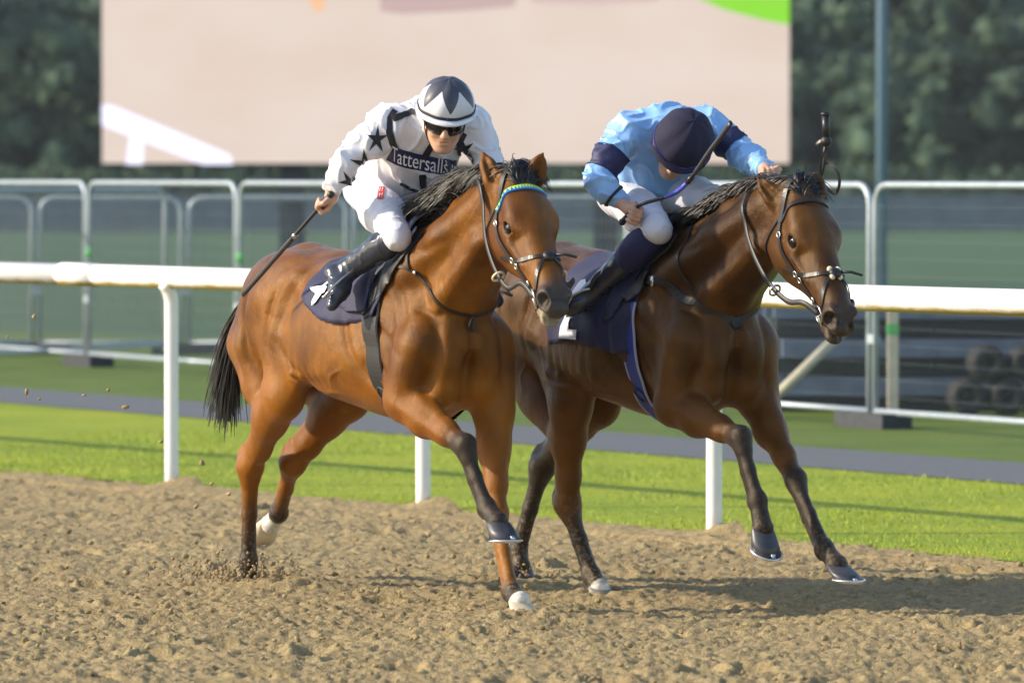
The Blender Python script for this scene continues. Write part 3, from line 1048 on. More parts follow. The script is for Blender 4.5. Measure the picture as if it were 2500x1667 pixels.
    mb.box(pts[k] + nr[k] * .006, (.028, .008, cfg['breast_w'] * 1.25)); mb.build('buckle', M_STEEL, rb)
    for lp in cfg.get('hang', []):
        mb = MB(); strap(mb, bvh, lp, .016, .004, .006, 18); mb.build('hanging_strap', M_BRIDLE, rb, False)
    # ---- bridle
    br = empty('bridle', loc, R(-60), cfg['bridle_label'], 'bridle')
    mb = MB()
    bw = [HP(.085, -.105, -.02), HP(.065, -.085, .045), HP(.06, -.045, .088), HP(.058, 0, .095), HP(.06, .045, .088), HP(.065, .085, .045), HP(.085, .105, -.02)]
    pts, nr = strap(mb, bvh, bw, .026 if cfg['fancy'] else .022, .006, .002, 45)
    if cfg['fancy']:
        me = mesh('browband', mb.V, mb.F)
        ob = link('browband', me, M_BLUE, br, False)
        tri = MB()
        for i in range(1, 43, 2):
            b = (pts[i + 1] - pts[i - 1]).normalized().cross(nr[i]).normalized()
            t = (pts[i + 1] - pts[i - 1]) * .55
            up = 1
            f = nr[i] * .0075
            tri.add([pts[i] - t * .9 - b * .011 * up + f, pts[i] + t * .9 - b * .011 * up + f, pts[i] + b * .011 * up + f,
                     pts[i] - t * .9 - b * .011 * up, pts[i] + t * .9 - b * .011 * up, pts[i] + b * .011 * up], [(0, 1, 2), (3, 5, 4), (0, 3, 4, 1), (1, 4, 5, 2), (2, 5, 3, 0)])
        tri.build('browband_triangles', M_GREEN, ob, False)
    else:
        mb.build('browband', M_BRIDLE, br, False)
    mb = MB()
    strap(mb, bvh, [HP(.085, -.105, -.02), HP(.02, -.085, .02), HP(-.045, -.05, .06), HP(-.055, 0, .075), HP(-.045, .05, .06), HP(.02, .085, .02), HP(.085, .105, -.02)], .024, .005, .004, 36)
    mb.build('headpiece', M_BRIDLE, br, False)
    for sd in (-1, 1):
        mb = MB()
        strap(mb, bvh, [HP(.085, sd * .108, -.02), HP(.17, sd * .12, -.062), HP(.28, sd * .11, -.075), HP(.40, sd * .09, -.07), HP(.50, sd * .075, -.058)], .020, .005, .003, 34)
        mb.build('cheekpiece', M_BRIDLE, br, False)
        for s_ in (.13, .31, .345, .45):
            p, n = snap(bvh, HP(s_, sd * .115, np.interp(s_, [.085, .17, .28, .40, .50], [-.02, -.062, -.075, -.07, -.058])), .008)
            mb = MB(); mb.ring(p, n, .010, .0026, 12, 6, (1, 1.3)); mb.build('buckle', M_STEEL, br)
        mb = MB()
        strap(mb, bvh, [HP(.25, sd * .12, -.13), HP(.32, sd * .10, -.06), HP(.375, sd * .07, .02), HP(.40, sd * .02, .065)], .017, .004, .003, 22)
        mb.build('noseband', M_BRIDLE, br, False); mb = MB()
        strap(mb, bvh, [HP(.40, sd * .015, .065), HP(.445, sd * .06, .035), HP(.50, sd * .07, -.02), HP(.525, sd * .06, -.075), HP(.51, sd * .03, -.125)], .016, .004, .003, 26)
        mb.build('lower_noseband', M_BRIDLE, br, False)
        mb = MB()
        strap(mb, bvh, [HP(.06, sd * .10, -.02), HP(.07, sd * .11, -.10), HP(.09, sd * .09, -.19), HP(.10, sd * .02, -.25)], .014, .004, .004, 22)
        mb.build('throat_lash', M_BRIDLE, br, False)
        c, n = snap(bvh, HP(.515, sd * .08, -.064), .010)
        mb = MB(); mb.ring(c, n, .034, .0048, 26, 8); mb.tube([c, HP(.525, sd * .02, -.07)], .007, 8)
        mb.tube([c + Vector(HM @ V3(-.05, 0, .0)), c + Vector(HM @ V3(.05, 0, -.012))], .0045, 8)
        mb.build('bit_ring', M_STEEL, br)
        # rubber rein
        mb = MB()
        P = [Vector(p) for p in catmull([c] + cfg['rein' + 'RL'[sd > 0]], 40)]
        for it in range(1):
            Q = []
            for i, p in enumerate(P):
                loc_, nn, ii, dd = bvh.find_nearest(p)
                if (p - loc_).dot(nn) < .012 and i > 2:
                    p = loc_ + nn * .012
                Q.append(p)
            P = Q
        mb.tube(P, .0115, 8, True, .35)
        mb.build('rein', M_DARKPAD, br)
        mb = MB(); mb.ring(P[13], (P[14] - P[12]), .024, .005, 18, 8); mb.build('martingale_ring', cfg['ring_mat'], br)
    p, n = snap(bvh, HP(.40, 0, .08), .004)
    mb = MB()
    ex = (Vector(HM[:, 0])); ey = Vector(HM[:, 1])
    o8 = MB()
    for f, hgt in ((1.0, 0), (1.0, .008), (.6, .016)):
        o8.V += [p + (ex * math.cos(w) + ey * math.sin(w)) * .026 * f + n * hgt for w in [2 * math.pi * i / 12 for i in range(12)]]
    for r_ in range(2):
        for i in range(12):
            o8.F.append((r_ * 12 + i, r_ * 12 + (i + 1) % 12, (r_ + 1) * 12 + (i + 1) % 12, (r_ + 1) * 12 + i))
    o8.F.append(tuple(24 + i for i in range(12)))
    nb = o8.build('nose_pad', M_DARKPAD, br)
    if not cfg['fancy']:
        for w in (.8, 2.35, 3.9, 5.5):
            q, qn = snap(bvh, p + (ex * math.cos(w) + ey * math.sin(w)) * .026, .004)
            MB().ball(q, .0125, 10, 6).build('sheepskin_tuft', M_CREAM, nb)
    mb = MB()
    e0 = p + ey * .02 + n * .008
    mb.tube([e0, e0 + ey * .035 + n * .02 + ex * .012, e0 + ey * .075 + n * .03 + ex * .035], [.006, .0055, .005], 8, True, .5)
    mb.build('strap_end', M_DARKPAD, nb)
    return rs, rc, br

hair_for(A1, .26, .17, 1.0, [(-1.08, 0, 1.25), (-1.22, 0, 1.20), (-1.37, .0, 1.06), (-1.46, .0, .86), (-1.51, 0, .60)], 4, .85)
hair_for(A2, .18, .15, 1.0, [(-.80, 0, 1.25), (-.97, 0, 1.22), (-1.15, .02, 1.10), (-1.30, .02, .90), (-1.36, .02, .68)], 9, .75)

EMB1 = [[(.014, 1.349), (-.021, 1.342), (-.056, 1.315), (-.075, 1.295), (-.162, 1.287), (-.140, 1.276), (-.101, 1.263), (-.111, 1.232), (-.101, 1.213), (-.079, 1.227),
         (-.053, 1.263), (-.031, 1.268), (-.03, 1.291), (-.056, 1.295), (-.021, 1.318), (.011, 1.331)]]
EMB2 = [[(.22, 1.309), (.25, 1.317), (.28, 1.30), (.28, 1.264), (.24, 1.243), (.225, 1.227), (.22, 1.161), (.25, 1.164), (.242, 1.141), (.25, 1.113), (.31, 1.112), (.31, 1.073),
         (.183, 1.075), (.185, 1.124), (.21, 1.16), (.195, 1.222), (.18, 1.237), (.205, 1.255), (.22, 1.273)]]
CFG1 = dict(
    cloth_label='navy saddle cloth with a white pointed emblem on the bright bay horse', cx=(-.24, .36), zbot=lambda f: 1.30 - .17 * math.sin(math.pi * (.12 + .62 * f)) + .02, seed=1, skew=.0,
    emblem=EMB1, saddle_label='small pale grey and black race saddle on the bright bay horse', sx=.20, seat_mat=M_GREYPAD, piping=M_GREYPAD,
    flaps=[('flap', [(.261, 1.39), (.40, 1.455), (.45, 1.50), (.47, 1.525), (.475, 1.49), (.44, 1.43), (.40, 1.37), (.35, 1.335), (.315, 1.39)], M_GREYPAD, .044),
           ('pad', [(.50, 1.515), (.51, 1.43), (.40, 1.30), (.27, 1.18), (.235, 1.215), (.255, 1.31), (.29, 1.40), (.36, 1.43), (.43, 1.50)], M_DARKPAD, .016),
           ('under_flap', [(.30, 1.388), (.274, 1.30), (.285, 1.225), (.29, 1.195), (.17, 1.19), (.085, 1.218), (.162, 1.298), (.22, 1.367)], M_NAVY, .028)],
    girth=.285, girth_w=.125, girth_mat=M_BLACKWEB,
    stirrupR=[(.255, -.44, 1.258), (.236, -.33, 1.300), (.27, -.275, 1.40)], stirrupL=[(.255, .44, 1.258), (.236, .33, 1.300), (.27, .275, 1.40)],
    breast_label='thin black breast girth strap round the bright bay horse', breast=[(.46, -.26, 1.40), (.54, -.23, 1.37), (.63, -.20, 1.29), (.70, -.12, 1.20), (.73, 0, 1.155)], breast_w=.014, breast_mat=M_BRIDLE, buckle_at=9,
    hang=[[(.50, -.12, 1.50), (.515, -.19, 1.44), (.54, -.22, 1.37)]],
    bridle_label='black bridle with a blue and lime triangle browband on the bright bay horse', fancy=True, ring_mat=M_CREAM,
    reinR=[(1.30, -.12, 1.33), (1.21, -.13, 1.31), (1.12, -.135, 1.385), (1.03, -.125, 1.50), (.985, -.11, 1.63), (.93, -.085, 1.715), (.80, -.06, 1.73), (.62, .06, 1.735)],
    reinL=[(1.34, .10, 1.34), (1.25, .12, 1.32), (1.15, .135, 1.385), (1.05, .13, 1.50), (.985, .12, 1.62), (.90, .10, 1.70), (.75, .10, 1.73), (.62, .10, 1.735)])
CFG2 = dict(
    cloth_label='navy saddle cloth with a white numeral on the dark bay horse', cx=(.02, .64), zbot=lambda f: 1.045 + .02 * math.sin(f * 5), seed=4, skew=.0,
    emblem=EMB2, saddle_label='small dark race saddle with cream cantle piping on the dark bay horse', sx=.47, seat_mat=M_DARKPAD, piping=M_CREAM,
    flaps=[('flap', [(.76, 1.50), (.72, 1.40), (.66, 1.365), (.57, 1.375), (.62, 1.45), (.68, 1.50)], M_DARKPAD, .030),
           ('lower_flap', [(.70, 1.35), (.66, 1.26), (.59, 1.225), (.55, 1.25), (.60, 1.31), (.64, 1.36)], M_DARKPAD, .026),
           ('under_flap', [(.60, 1.38), (.58, 1.28), (.52, 1.16), (.46, 1.15), (.47, 1.25), (.50, 1.36)], M_NAVY, .022)],
    girth=.575, girth_w=.095, girth_mat=M_BLUEWEB, girth_trim=M_GREYPAD,
    stirrupR=[(.31, -.42, 1.200), (.36, -.31, 1.205), (.50, -.285, 1.38)], stirrupL=[(.31, .42, 1.200), (.36, .31, 1.205), (.50, .285, 1.38)],
    breast_label='wide black breast girth with a brass buckle round the dark bay horse', breast=[(.58, -.275, 1.355), (.72, -.25, 1.33), (.88, -.21, 1.28), (.98, -.14, 1.22), (1.03, 0, 1.16)], breast_w=.034, breast_mat=M_BLACKWEB, buckle_at=7,
    hang=[[(.80, -.08, 1.55), (.85, -.14, 1.49), (.88, -.18, 1.40), (.93, -.20, 1.285)]],
    bridle_label='plain black bridle with a cross noseband on the dark bay horse', fancy=False, ring_mat=M_STEEL,
    reinR=[(1.71, -.12, 1.25), (1.61, -.13, 1.255), (1.49, -.14, 1.325), (1.37, -.135, 1.435), (1.295, -.125, 1.54), (1.25, -.10, 1.65), (1.20, -.05, 1.72), (1.11, .06, 1.76)],
    reinL=[(1.74, .10, 1.25), (1.65, .12, 1.255), (1.53, .14, 1.325), (1.40, .14, 1.435), (1.32, .13, 1.54), (1.26, .12, 1.65), (1.20, .12, 1.72), (1.12, .12, 1.76)])
T1 = tack(A1, LOC1, CFG1)
T2 = tack(A2, LOC2, CFG2)

# ------------------------------------------------------------------ jockeys
def skin_mat(name, c):
    t = NT(name)
    v = t.coord()
    n = t.noise(26, v, 4)
    col = t.ramp(n, [(.3, tuple(x * .86 for x in c)), (.7, c)])
    t.set(Base__Color=col, Roughness=.48)
    t.b.inputs['Subsurface Weight'].default_value = .12
    t.b.inputs['Subsurface Radius'].default_value = (.02, .008, .004)
    t.bump(t.noise(160, v, 3), .08, .003)
    return t.m

def silk_mat(name, c, c2, rough):
    t = NT(name)
    v = t.coord()
    n = t.noise(9, v, 3)
    t.set(Base__Color=t.ramp(n, [(.3, c), (.7, c2)]), Roughness=rough)
    t.b.inputs['Sheen Weight'].default_value = .15
    wv = t.noise(34, t.coord((1, 1, .45)), 5, .6)
    t.bump(t.math('ADD', wv, t.math('MULTIPLY', t.noise(260, v, 2), .12)), .22, .010)
    return t.m

M_SKIN = skin_mat('skin', (.58, .33, .22))
M_SILKW = silk_mat('white_silks', (.66, .655, .72), (.74, .735, .78), .5)
M_SILKB = silk_mat('pale_blue_silks', (.22, .43, .78), (.28, .50, .82), .24)
M_BREECH = silk_mat('white_breeches', (.60, .60, .68), (.66, .66, .72), .55)
M_BOOT = plain('patent_black_boot', (.030, .036, .052), .24, var=.3, scale=12, bump=.12)
M_GAITER = plain('navy_gaiter', (.014, .014, .07), .75, var=.2, scale=90, bump=.2)
M_BLACKSTUFF = plain('black_cloth_print', (.014, .014, .018), .6, var=.2, scale=60)
M_NAVYPRINT = plain('navy_print', (.012, .014, .075), .6, var=.2, scale=60)
M_GOGGLE = plain('goggle_lens', (.008, .008, .009), .08)
M_NAVYCAP = plain('navy_cap_cloth', (.010, .008, .032), .85, var=.2, scale=70, bump=.25)
M_RED = plain('red_print', (.62, .05, .04), .6)
M_WHIP = plain('whip_black', (.016, .014, .014), .4, var=.3, scale=50, bump=.15)
M_WHIPBLUE = plain('whip_blue_sleeve', (.06, .08, .48), .45)
M_BROWNHAIR = plain('brown_hair', (.10, .055, .03), .6)

def zigzag_mat(name, light, dark):
    t = NT(name)
    s_ = t.ramp(t.attr('zig'), [(0.0, dark), (.5, light)])
    nd = s_.node; nd.color_ramp.interpolation = 'CONSTANT'
    n = t.noise(22, t.coord(), 4)
    t.set(Base__Color=t.mix(t.math('MULTIPLY', n, .18), s_, (.4, .4, .45)), Roughness=.45)
    t.bump(n, .2, .006)
    return t.m

def hand_prims(vol, wr, G, W, spin=1, r=1.0):
    """a fist closed round an axis W through G: palm, four bent fingers, thumb"""
    f = unit(V3(*G) - V3(*wr)); W = unit(W); W = unit(W - f * (W @ f)); nrm = np.cross(W, f) * spin
    G = V3(*G)
    vol.cone(wr, G - f * .035 + nrm * .014, .026 * r, .030 * r, .02)
    vol.ell(G - f * .020 + nrm * .020, (.040 * r, .040 * r, .017 * r), np.stack([f, W, nrm], 1), .015)
    for i, o in enumerate((-.030, -.010, .010, .029)):
        L = (.86, 1.0, 1.04, .94)[i]
        K = G + W * o + f * .016 * L + nrm * .024
        A_ = G + W * o * 1.0 + f * .040 * L + nrm * .010
        B = G + W * o * .95 + f * .030 * L - nrm * .016
        C = G + W * o * .9 + f * .004 * L - nrm * .021
        vol.ell(K, (.011 * r,) * 3, None, .006)
        vol.chain([K - f * .02, K, A_, B, C], [.0105 * r, .0105 * r, .0096 * r, .0088 * r, .0076 * r], .004)
    t0 = G - f * .032 + W * .026 + nrm * .006
    t1 = G - f * .004 + W * .043 - nrm * .006
    t2 = G + f * .018 + W * .036 - nrm * .021
    vol.chain([t0, t1, t2, t2 + f * .010 - W * .012], [.0135 * r, .0115 * r, .0100 * r, .0085 * r], .006)

def frame_from(face, up):
    x = unit(face); z = unit(np.array(up) - x * (np.array(up) @ x)); y = np.cross(z, x)
    return np.stack([x, y, z], 1)

def jockey(cfg, loc):
    j = {k: V3(*v) for k, v in cfg['joints'].items()}
    root = empty('person', loc, R(-60), cfg['label'], 'person')
    HMx = frame_from(cfg['face'], cfg['up']); HC = j['head']
    HQ = lambda x, y, z: HC + HMx @ V3(x, y, z)
    lo, hi = (-.75, -.72, .95), (1.45, .62, 2.35)
    mean_sh = (j['Rsh'] + j['Lsh']) / 2
    spine = unit(mean_sh - j['pelvis']); latv = unit(j['Lsh'] - j['Rsh']); fwd = unit(np.cross(latv, spine))
    TM = np.stack([fwd, latv, spine], 1)
    chest = mean_sh - spine * .13 + fwd * .01
    def torso(vol, g):
        vol.ell(chest, (.105 + g, .155 + g, .17 + g), TM, .05)
        vol.ell(j['pelvis'] * .45 + chest * .55 - fwd * .005, (.088 + g, .128 + g, .15), TM, .06)
        vol.cone(j['Rsh'] - latv * -.03, j['Lsh'] - latv * .03, .062 + g, .062 + g, .06)
        vol.cone(mean_sh - fwd * .045 - spine * .02, chest - fwd * .055 - spine * .09, .085 + g, .085 + g, .05)
        vol.cone(mean_sh, j['neck'], .075 + g, .055 + g, .05)
    def arms(vol, g, t1=1.0):
        for s_ in 'RL':
            S, E, W = j[s_ + 'sh'], j[s_ + 'elb'], j[s_ + 'wr']
            vol.chain([S, S + (E - S) * .5, E], [.052 + g, .044 + g, .038 + g], .045)
            m = E + (W - E) * .4
            e = E + (W - E) * t1
            vol.chain([E, m, e], [.039 + g, .038 + g * .9, .027 + g * .55], .03)
    def hips(vol, g):
        vol.ell(j['pelvis'], (.115 + g, .145 + g, .12 + g), TM, .06)
        for s_ in 'RL':
            K = j[s_ + 'knee']; hp_ = j['pelvis'] + latv * (.085 if s_ == 'L' else -.085) - spine * .02
            vol.chain([hp_, hp_ + (K - hp_) * .5, K], [.088 + g, .074 + g, .056 + g], .05)
            vol.ell(hp_ - fwd * .04 - spine * .02, (.09 + g, .085 + g, .09 + g), TM, .05)
    def shins(vol, g, a=0.0, b=1.0, k=.03, sides='RL'):
        for s_ in sides:
            K, A_ = j[s_ + 'knee'], j[s_ + 'ank']
            P = [K + (A_ - K) * t for t in np.linspace(a, b, 5)]
            rr = [float(np.interp(t, [0, .3, .7, 1], [.050, .052, .040, .034])) + g for t in np.linspace(a, b, 5)]
            vol.chain(P, rr, k)
    def feet(vol, g, sides='RL'):
        for s_ in sides:
            A_, T, H_ = j[s_ + 'ank'], j[s_ + 'toe'], j[s_ + 'heel']
            vol.chain([A_, A_ * .45 + T * .55, T], [.036 + g, .036 + g, .026 + g], .03)
            vol.cone(A_, H_, .034 + g, .030 + g, .03)
            vol.cone(H_, A_ * .3 + T * .7, .028 + g, .028 + g, .03)
    # ---- body: one continuous figure
    vol = Vol(lo, hi, .0058)
    torso(vol, 0); arms(vol, -.004); hips(vol, -.006); shins(vol, -.006); feet(vol, -.008)
    vol.chain([mean_sh - fwd * .01, j['neck'], HQ(-.03, 0, -.05)], [.06, .054, .055], .03)
    vol.ell(HQ(-.012, 0, .035), (.094, .074, .090), HMx, .03)
    vol.ell(HQ(.028, 0, -.045), (.062, .056, .080), HMx, .03)
    vol.chain([HQ(.058, 0, -.098), HQ(.066, 0, -.108)], [.024, .020], .025)
    for s_ in (-1, 1):
        vol.cone(HQ(-.01, s_ * .062, -.06), HQ(.055, s_ * .022, -.108), .016, .016, .025)
        vol.ell(HQ(.058, s_ * .038, -.035), (.022, .022, .022), HMx, .025)
        vol.ell(HQ(-.012, s_ * .077, -.012), (.020, .008, .032), HMx, .008)
        vol.ell(HQ(-.010, s_ * .086, -.012), (.010, .005, .018), HMx, .006, True)
        vol.ell(HQ(.090, s_ * .031, .004), (.016, .018, .012), HMx, .012, True)
        vol.cone(HQ(.088, s_ * .012, .022), HQ(.080, s_ * .05, .024), .010, .008, .015)
        vol.ell(HQ(.098, s_ * .011, -.038), (.010, .008, .008), HMx, .008)
    vol.cone(HQ(.088, 0, .010), HQ(.107, 0, -.032), .0095, .0135, .014)
    vol.ell(HQ(.084, 0, -.062), (.012, .025, .0075), HMx, .008)
    vol.ell(HQ(.081, 0, -.077), (.012, .022, .0085), HMx, .008)
    vol.ell(HQ(.095, 0, -.0690), (.014, .026, .0022), HMx, .004, True)
    for s_ in 'RL':
        hand_prims(vol, j[s_ + 'wr'], j[s_ + 'hand'], cfg['grip' + s_], cfg['spin' + s_])
    V, Q = vol.skin(2); Q = flip_out(V, Q)
    body = link('body', np_mesh('body', V, Q), M_SKIN, root)
    def garment(name, mat, h, fns, wob, relax=2, post=None):
        v = Vol(lo, hi, h)
        for f in fns:
            f(v)
        V, Q = v.skin(relax); Q = flip_out(V, Q)
        if post is not None:
            V, Q = post(V, Q)
        me = np_mesh(name, V, Q)
        n = np.array([p.normal[:] for p in me.vertices])
        if wob:
            fold = 1.1 * (1 - np.minimum(1, np.abs(fnoise(V * V3(1, 1, .55), 21, 36)) * 1.6)) ** 2.2 + .8 * (1 - np.minimum(1, np.abs(fnoise(V * V3(.6, 1, 1), 23, 62)) * 1.6)) ** 2.4 + .8 * fnoise(V, 31, 15)
            V = V + n * ((fold - .5) * wob)[:, None]
            me.vertices.foreach_set('co', V.astype(np.float32).ravel())
        return link(name, me, mat, root), bvh_of(V, Q), V
    silks, sb, sv = garment('silks', cfg['silk'], .0062, [lambda v: torso(v, .018), lambda v: arms(v, .015, .93), lambda v: v.ell(j['pelvis'] + spine * .07 + fwd * .01, (.115, .145, .08), TM, .05)], .0115, 1)
    brc, bb, bv = garment('breeches', M_BREECH, .0066, [lambda v: hips(v, .007)], .004)
    for q in 'RL':
        garment('boot', M_BOOT, .0062, [lambda v: shins(v, .005, cfg['boot_top'], 1, .03, q), lambda v: feet(v, .001, q)], .003)
    if cfg['gaiter']:
        for q in 'RL':
            garment('gaiter', M_GAITER, .0066, [lambda v: shins(v, .007, .12, cfg['gaiter'], .03, q)], .003)
    # ---- cap over the helmet
    nT, nP = 112, 40
    Vh = []; zig = []
    hx, hy, hz = cfg['helmet']
    for i in range(nP):
        pol = (i / (nP - 1)) ** .9 * R(cfg.get('helmet_pol', 102))
        for k in range(nT):
            az = 2 * math.pi * k / nT
            rr = 1 + .012 * math.sin(az * 9 + pol * 3) * math.sin(pol) + .010 * math.sin(az * 5 + 1)
            if i >= nP - 4:
                rr += .035 * (i - nP + 4) / 3
            p = V3(math.sin(pol) * math.cos(az) * hx, math.sin(pol) * math.sin(az) * hy, math.cos(pol) * hz) * rr
            Vh.append(HQ(*(p + V3(*cfg['helmet_c']))))
            tri = abs((((az - .12) / (2 * math.pi) * 6 + .5) % 1) * 2 - 1)
            thr = 82 - 46 * tri
            zig.append(max(0, min(1, .5 + (math.degrees(pol) - thr) * .02)))
    Fh = [(i * nT + k, (i + 1) * nT + k, (i + 1) * nT + (k + 1) % nT, i * nT + (k + 1) % nT) for i in range(nP - 1) for k in range(nT)]
    me = mesh('helmet', Vh, Fh)
    set_attr(me, 'zig', zig)
    hel = link('helmet', me, cfg['cap_mat'], root)
    md = hel.modifiers.new('thickness', 'SOLIDIFY'); md.thickness = .008; md.offset = -1
    mb = MB()
    ring = [Vector(Vh[(nP - 6) * nT + k]) for k in range(nT)]
    cen = Vector(HQ(*cfg['helmet_c']))
    nn = [(p - cen).normalized() for p in ring]
    mb.ribbon([p + n * .0015 for p, n in zip(ring + ring[:1], nn + nn[:1])], nn + nn[:1], .011 if cfg['band'] else .007, .003)
    mb.build('cap_band', cfg['band'] or M_WHIPBLUE, hel)
    mb = MB()
    rim = [Vector(Vh[(nP - 1) * nT + k]) for k in range(nT)]
    mb.tube(rim + rim[:1], .0085, 8, False); mb.build('cap_rim', cfg['rim_mat'], hel)
    # peak
    V = []; F = []
    for i in range(21):
        a = R(-62) + R(124) * i / 20
        for q in range(4):
            e = q / 3
            V.append(HQ(*(V3(math.cos(a) * hx * (1.0 + e * .20 * math.cos(a)), math.sin(a) * hy * (1.0 + .06 * e), 0) + V3(cfg['helmet_c'][0], 0, cfg['helmet_c'][2] + hz * math.cos(R(96)) - .012 * e))))
    for i in range(20):
        for q in range(3):
            F.append((i * 4 + q, (i + 1) * 4 + q, (i + 1) * 4 + q + 1, i * 4 + q + 1))
    pk = link('peak', mesh('peak', V, F), cfg['peak_mat'], hel)
    md = pk.modifiers.new('thickness', 'SOLIDIFY'); md.thickness = .006
    # goggles
    V = []; F = []
    m, q_ = 23, 7
    for i in range(m):
        a = R(-62) + R(124) * i / (m - 1)
        nose = .018 * math.exp(-(a / R(9)) ** 2)
        for k in range(q_):
            e = k / (q_ - 1)
            z = -.036 + nose * (1 - e) + (.070 - nose * 0) * e
            bulge = .010 * math.sin(math.pi * e)
            V.append(HQ((.101 + bulge) * math.cos(a) - .002, (.079 + bulge) * math.sin(a), z + .004))
    for i in range(m - 1):
        for k in range(q_ - 1):
            F.append((i * q_ + k, (i + 1) * q_ + k, (i + 1) * q_ + k + 1, i * q_ + k + 1))
    gg = link('goggles', mesh('goggles', V, F), M_GOGGLE, root)
    md = gg.modifiers.new('thickness', 'SOLIDIFY'); md.thickness = .005
    mb = MB()
    mb.tube([V[i * q_] for i in range(m)] + [V[(m - 1) * q_ + k] for k in range(1, q_)] + [V[i * q_ + q_ - 1] for i in range(m - 1, -1, -1)] + [V[k] for k in range(q_ - 2, -1, -1)], .0035, 6, False)
    mb.build('goggle_frame', M_DARKPAD, gg)
    mb = MB()
    P = [HQ(.04 * 1 - .005, s_ * .082, .008) for s_ in (1,)]
    for sd in (-1, 1):
        pts = [Vector(HQ(.042, sd * .078, .008)), Vector(HQ(.0, sd * .090, .012)), Vector(HQ(-.05, sd * .082, .02))]
        mb.ribbon(pts, [Vector(HMx @ V3(0, sd, 0))] * 3, .020, .003)
    mb.build('goggle_strap', M_DARKPAD, gg)
    # hair below the cap at the nape and temples, chin strap
    lines = []
    r = np.random.RandomState(cfg['seed'])
    for i in range(160):
        a = r.uniform(R(75), R(285))
        p = HQ(math.cos(a) * .098 - .012, math.sin(a) * .079, r.uniform(-.01, .035))
        d = HMx @ unit(V3(math.cos(a) * .15, math.sin(a) * .15, -1))
        lines.append(np.array([p + d * .012 * k + (HMx @ V3(math.cos(a), math.sin(a), 0)) * -.001 * k for k in range(5)]))
    strands(lines, .0022, .0007, 'hair', M_BROWNHAIR, root)
    mb = MB()
    bodyb = bvh_of(V=np.array([v.co[:] for v in body.data.vertices]), Q=np.array([p.vertices[:] for p in body.data.polygons])) if False else None
    pts = [Vector(HQ(.0, -.084, .0)), Vector(HQ(.01, -.075, -.06)), Vector(HQ(.03, -.045, -.112)), Vector(HQ(.035, 0, -.126)), Vector(HQ(.03, .045, -.112)), Vector(HQ(.01, .075, -.06)), Vector(HQ(.0, .084, .0))]
    P = [Vector(p) for p in catmull(pts, 24)]
    mb.ribbon(P, [(p - Vector(HQ(0, 0, -.02))).normalized() for p in P], .012, .003)
    mb.build('chin_strap', M_DARKPAD, hel)
    return dict(root=root, silks=silks, sb=sb, bb=bb, j=j, HQ=HQ, TM=TM, breeches=brc, fwd=fwd, latv=latv, spine=spine)

SCR_X = (.5, .866, 0)       # the world's X axis in the horses' own frame
SCR_N = (.866, -.5, 0)
def on_front(D, poly, c, ang, name, mat, parent, bvh=None, off=.003, step=.010, near=None):
    u = Vector(SCR_X) * math.cos(ang) + Vector((0, 0, 1)) * math.sin(ang)
    w = Vector(SCR_X) * -math.sin(ang) + Vector((0, 0, 1)) * math.cos(ang)
    return decal(bvh or D['sb'], poly, c, u, w, name, mat, parent, off, step, near)

def star(r1, r2, n=5, ph=math.pi / 2, sx=1.0):
    return [((r1 if i % 2 == 0 else r2) * math.cos(ph + math.pi * i / n) * sx, (r1 if i % 2 == 0 else r2) * math.sin(ph + math.pi * i / n)) for i in range(2 * n)]

def strip(pts, w):
    out = []
    L = []; Rr = []
    for i, p in enumerate(pts):
        a = Vector(pts[max(i - 1, 0)]); b = Vector(pts[min(i + 1, len(pts) - 1)])
        t = (b - a).normalized(); n = Vector((-t.y, t.x))
        L.append(tuple(Vector(p) + n * w / 2)); Rr.append(tuple(Vector(p) - n * w / 2))
    return Rr + L[::-1]

J1 = dict(label='person in white silks with black stars and a star pointed cap, whip arm swung back', seed=3,
    joints=dict(pelvis=(.03, -.01, 1.71), Rsh=(.31, -.185, 1.955), Lsh=(.40, .165, 1.955), neck=(.44, -.02, 1.955), head=(.535, -.03, 1.985),
                Relb=(.27, -.345, 1.815), Rwr=(.235, -.385, 1.705), Rhand=(.205, -.41, 1.645), Lelb=(.385, .265, 1.815), Lwr=(.56, .15, 1.745), Lhand=(.62, .10, 1.735),
                Rknee=(.46, -.215, 1.505), Rank=(.205, -.29, 1.375), Rtoe=(.245, -.395, 1.225), Rheel=(.165, -.345, 1.355),
                Lknee=(.42, .22, 1.52), Lank=(.18, .29, 1.38), Ltoe=(.235, .385, 1.235), Lheel=(.15, .34, 1.36)),
    face=(.80, -.44, -.44), up=(.40, -.12, .90), gripR=(.75, .06, .50), spinR=1, gripL=(.2, 1, .1), spinL=1,
    silk=M_SILKW, boot_top=.10, gaiter=0, helmet=(.128, .115, .118), helmet_c=(-.004, 0, .055), cap_mat=zigzag_mat('white_cap_with_dark_points', (.62, .61, .65), (.022, .024, .04)),
    band=M_BLACKSTUFF, rim_mat=M_WHITE_CLOTH, peak_mat=M_WHITE_CLOTH)
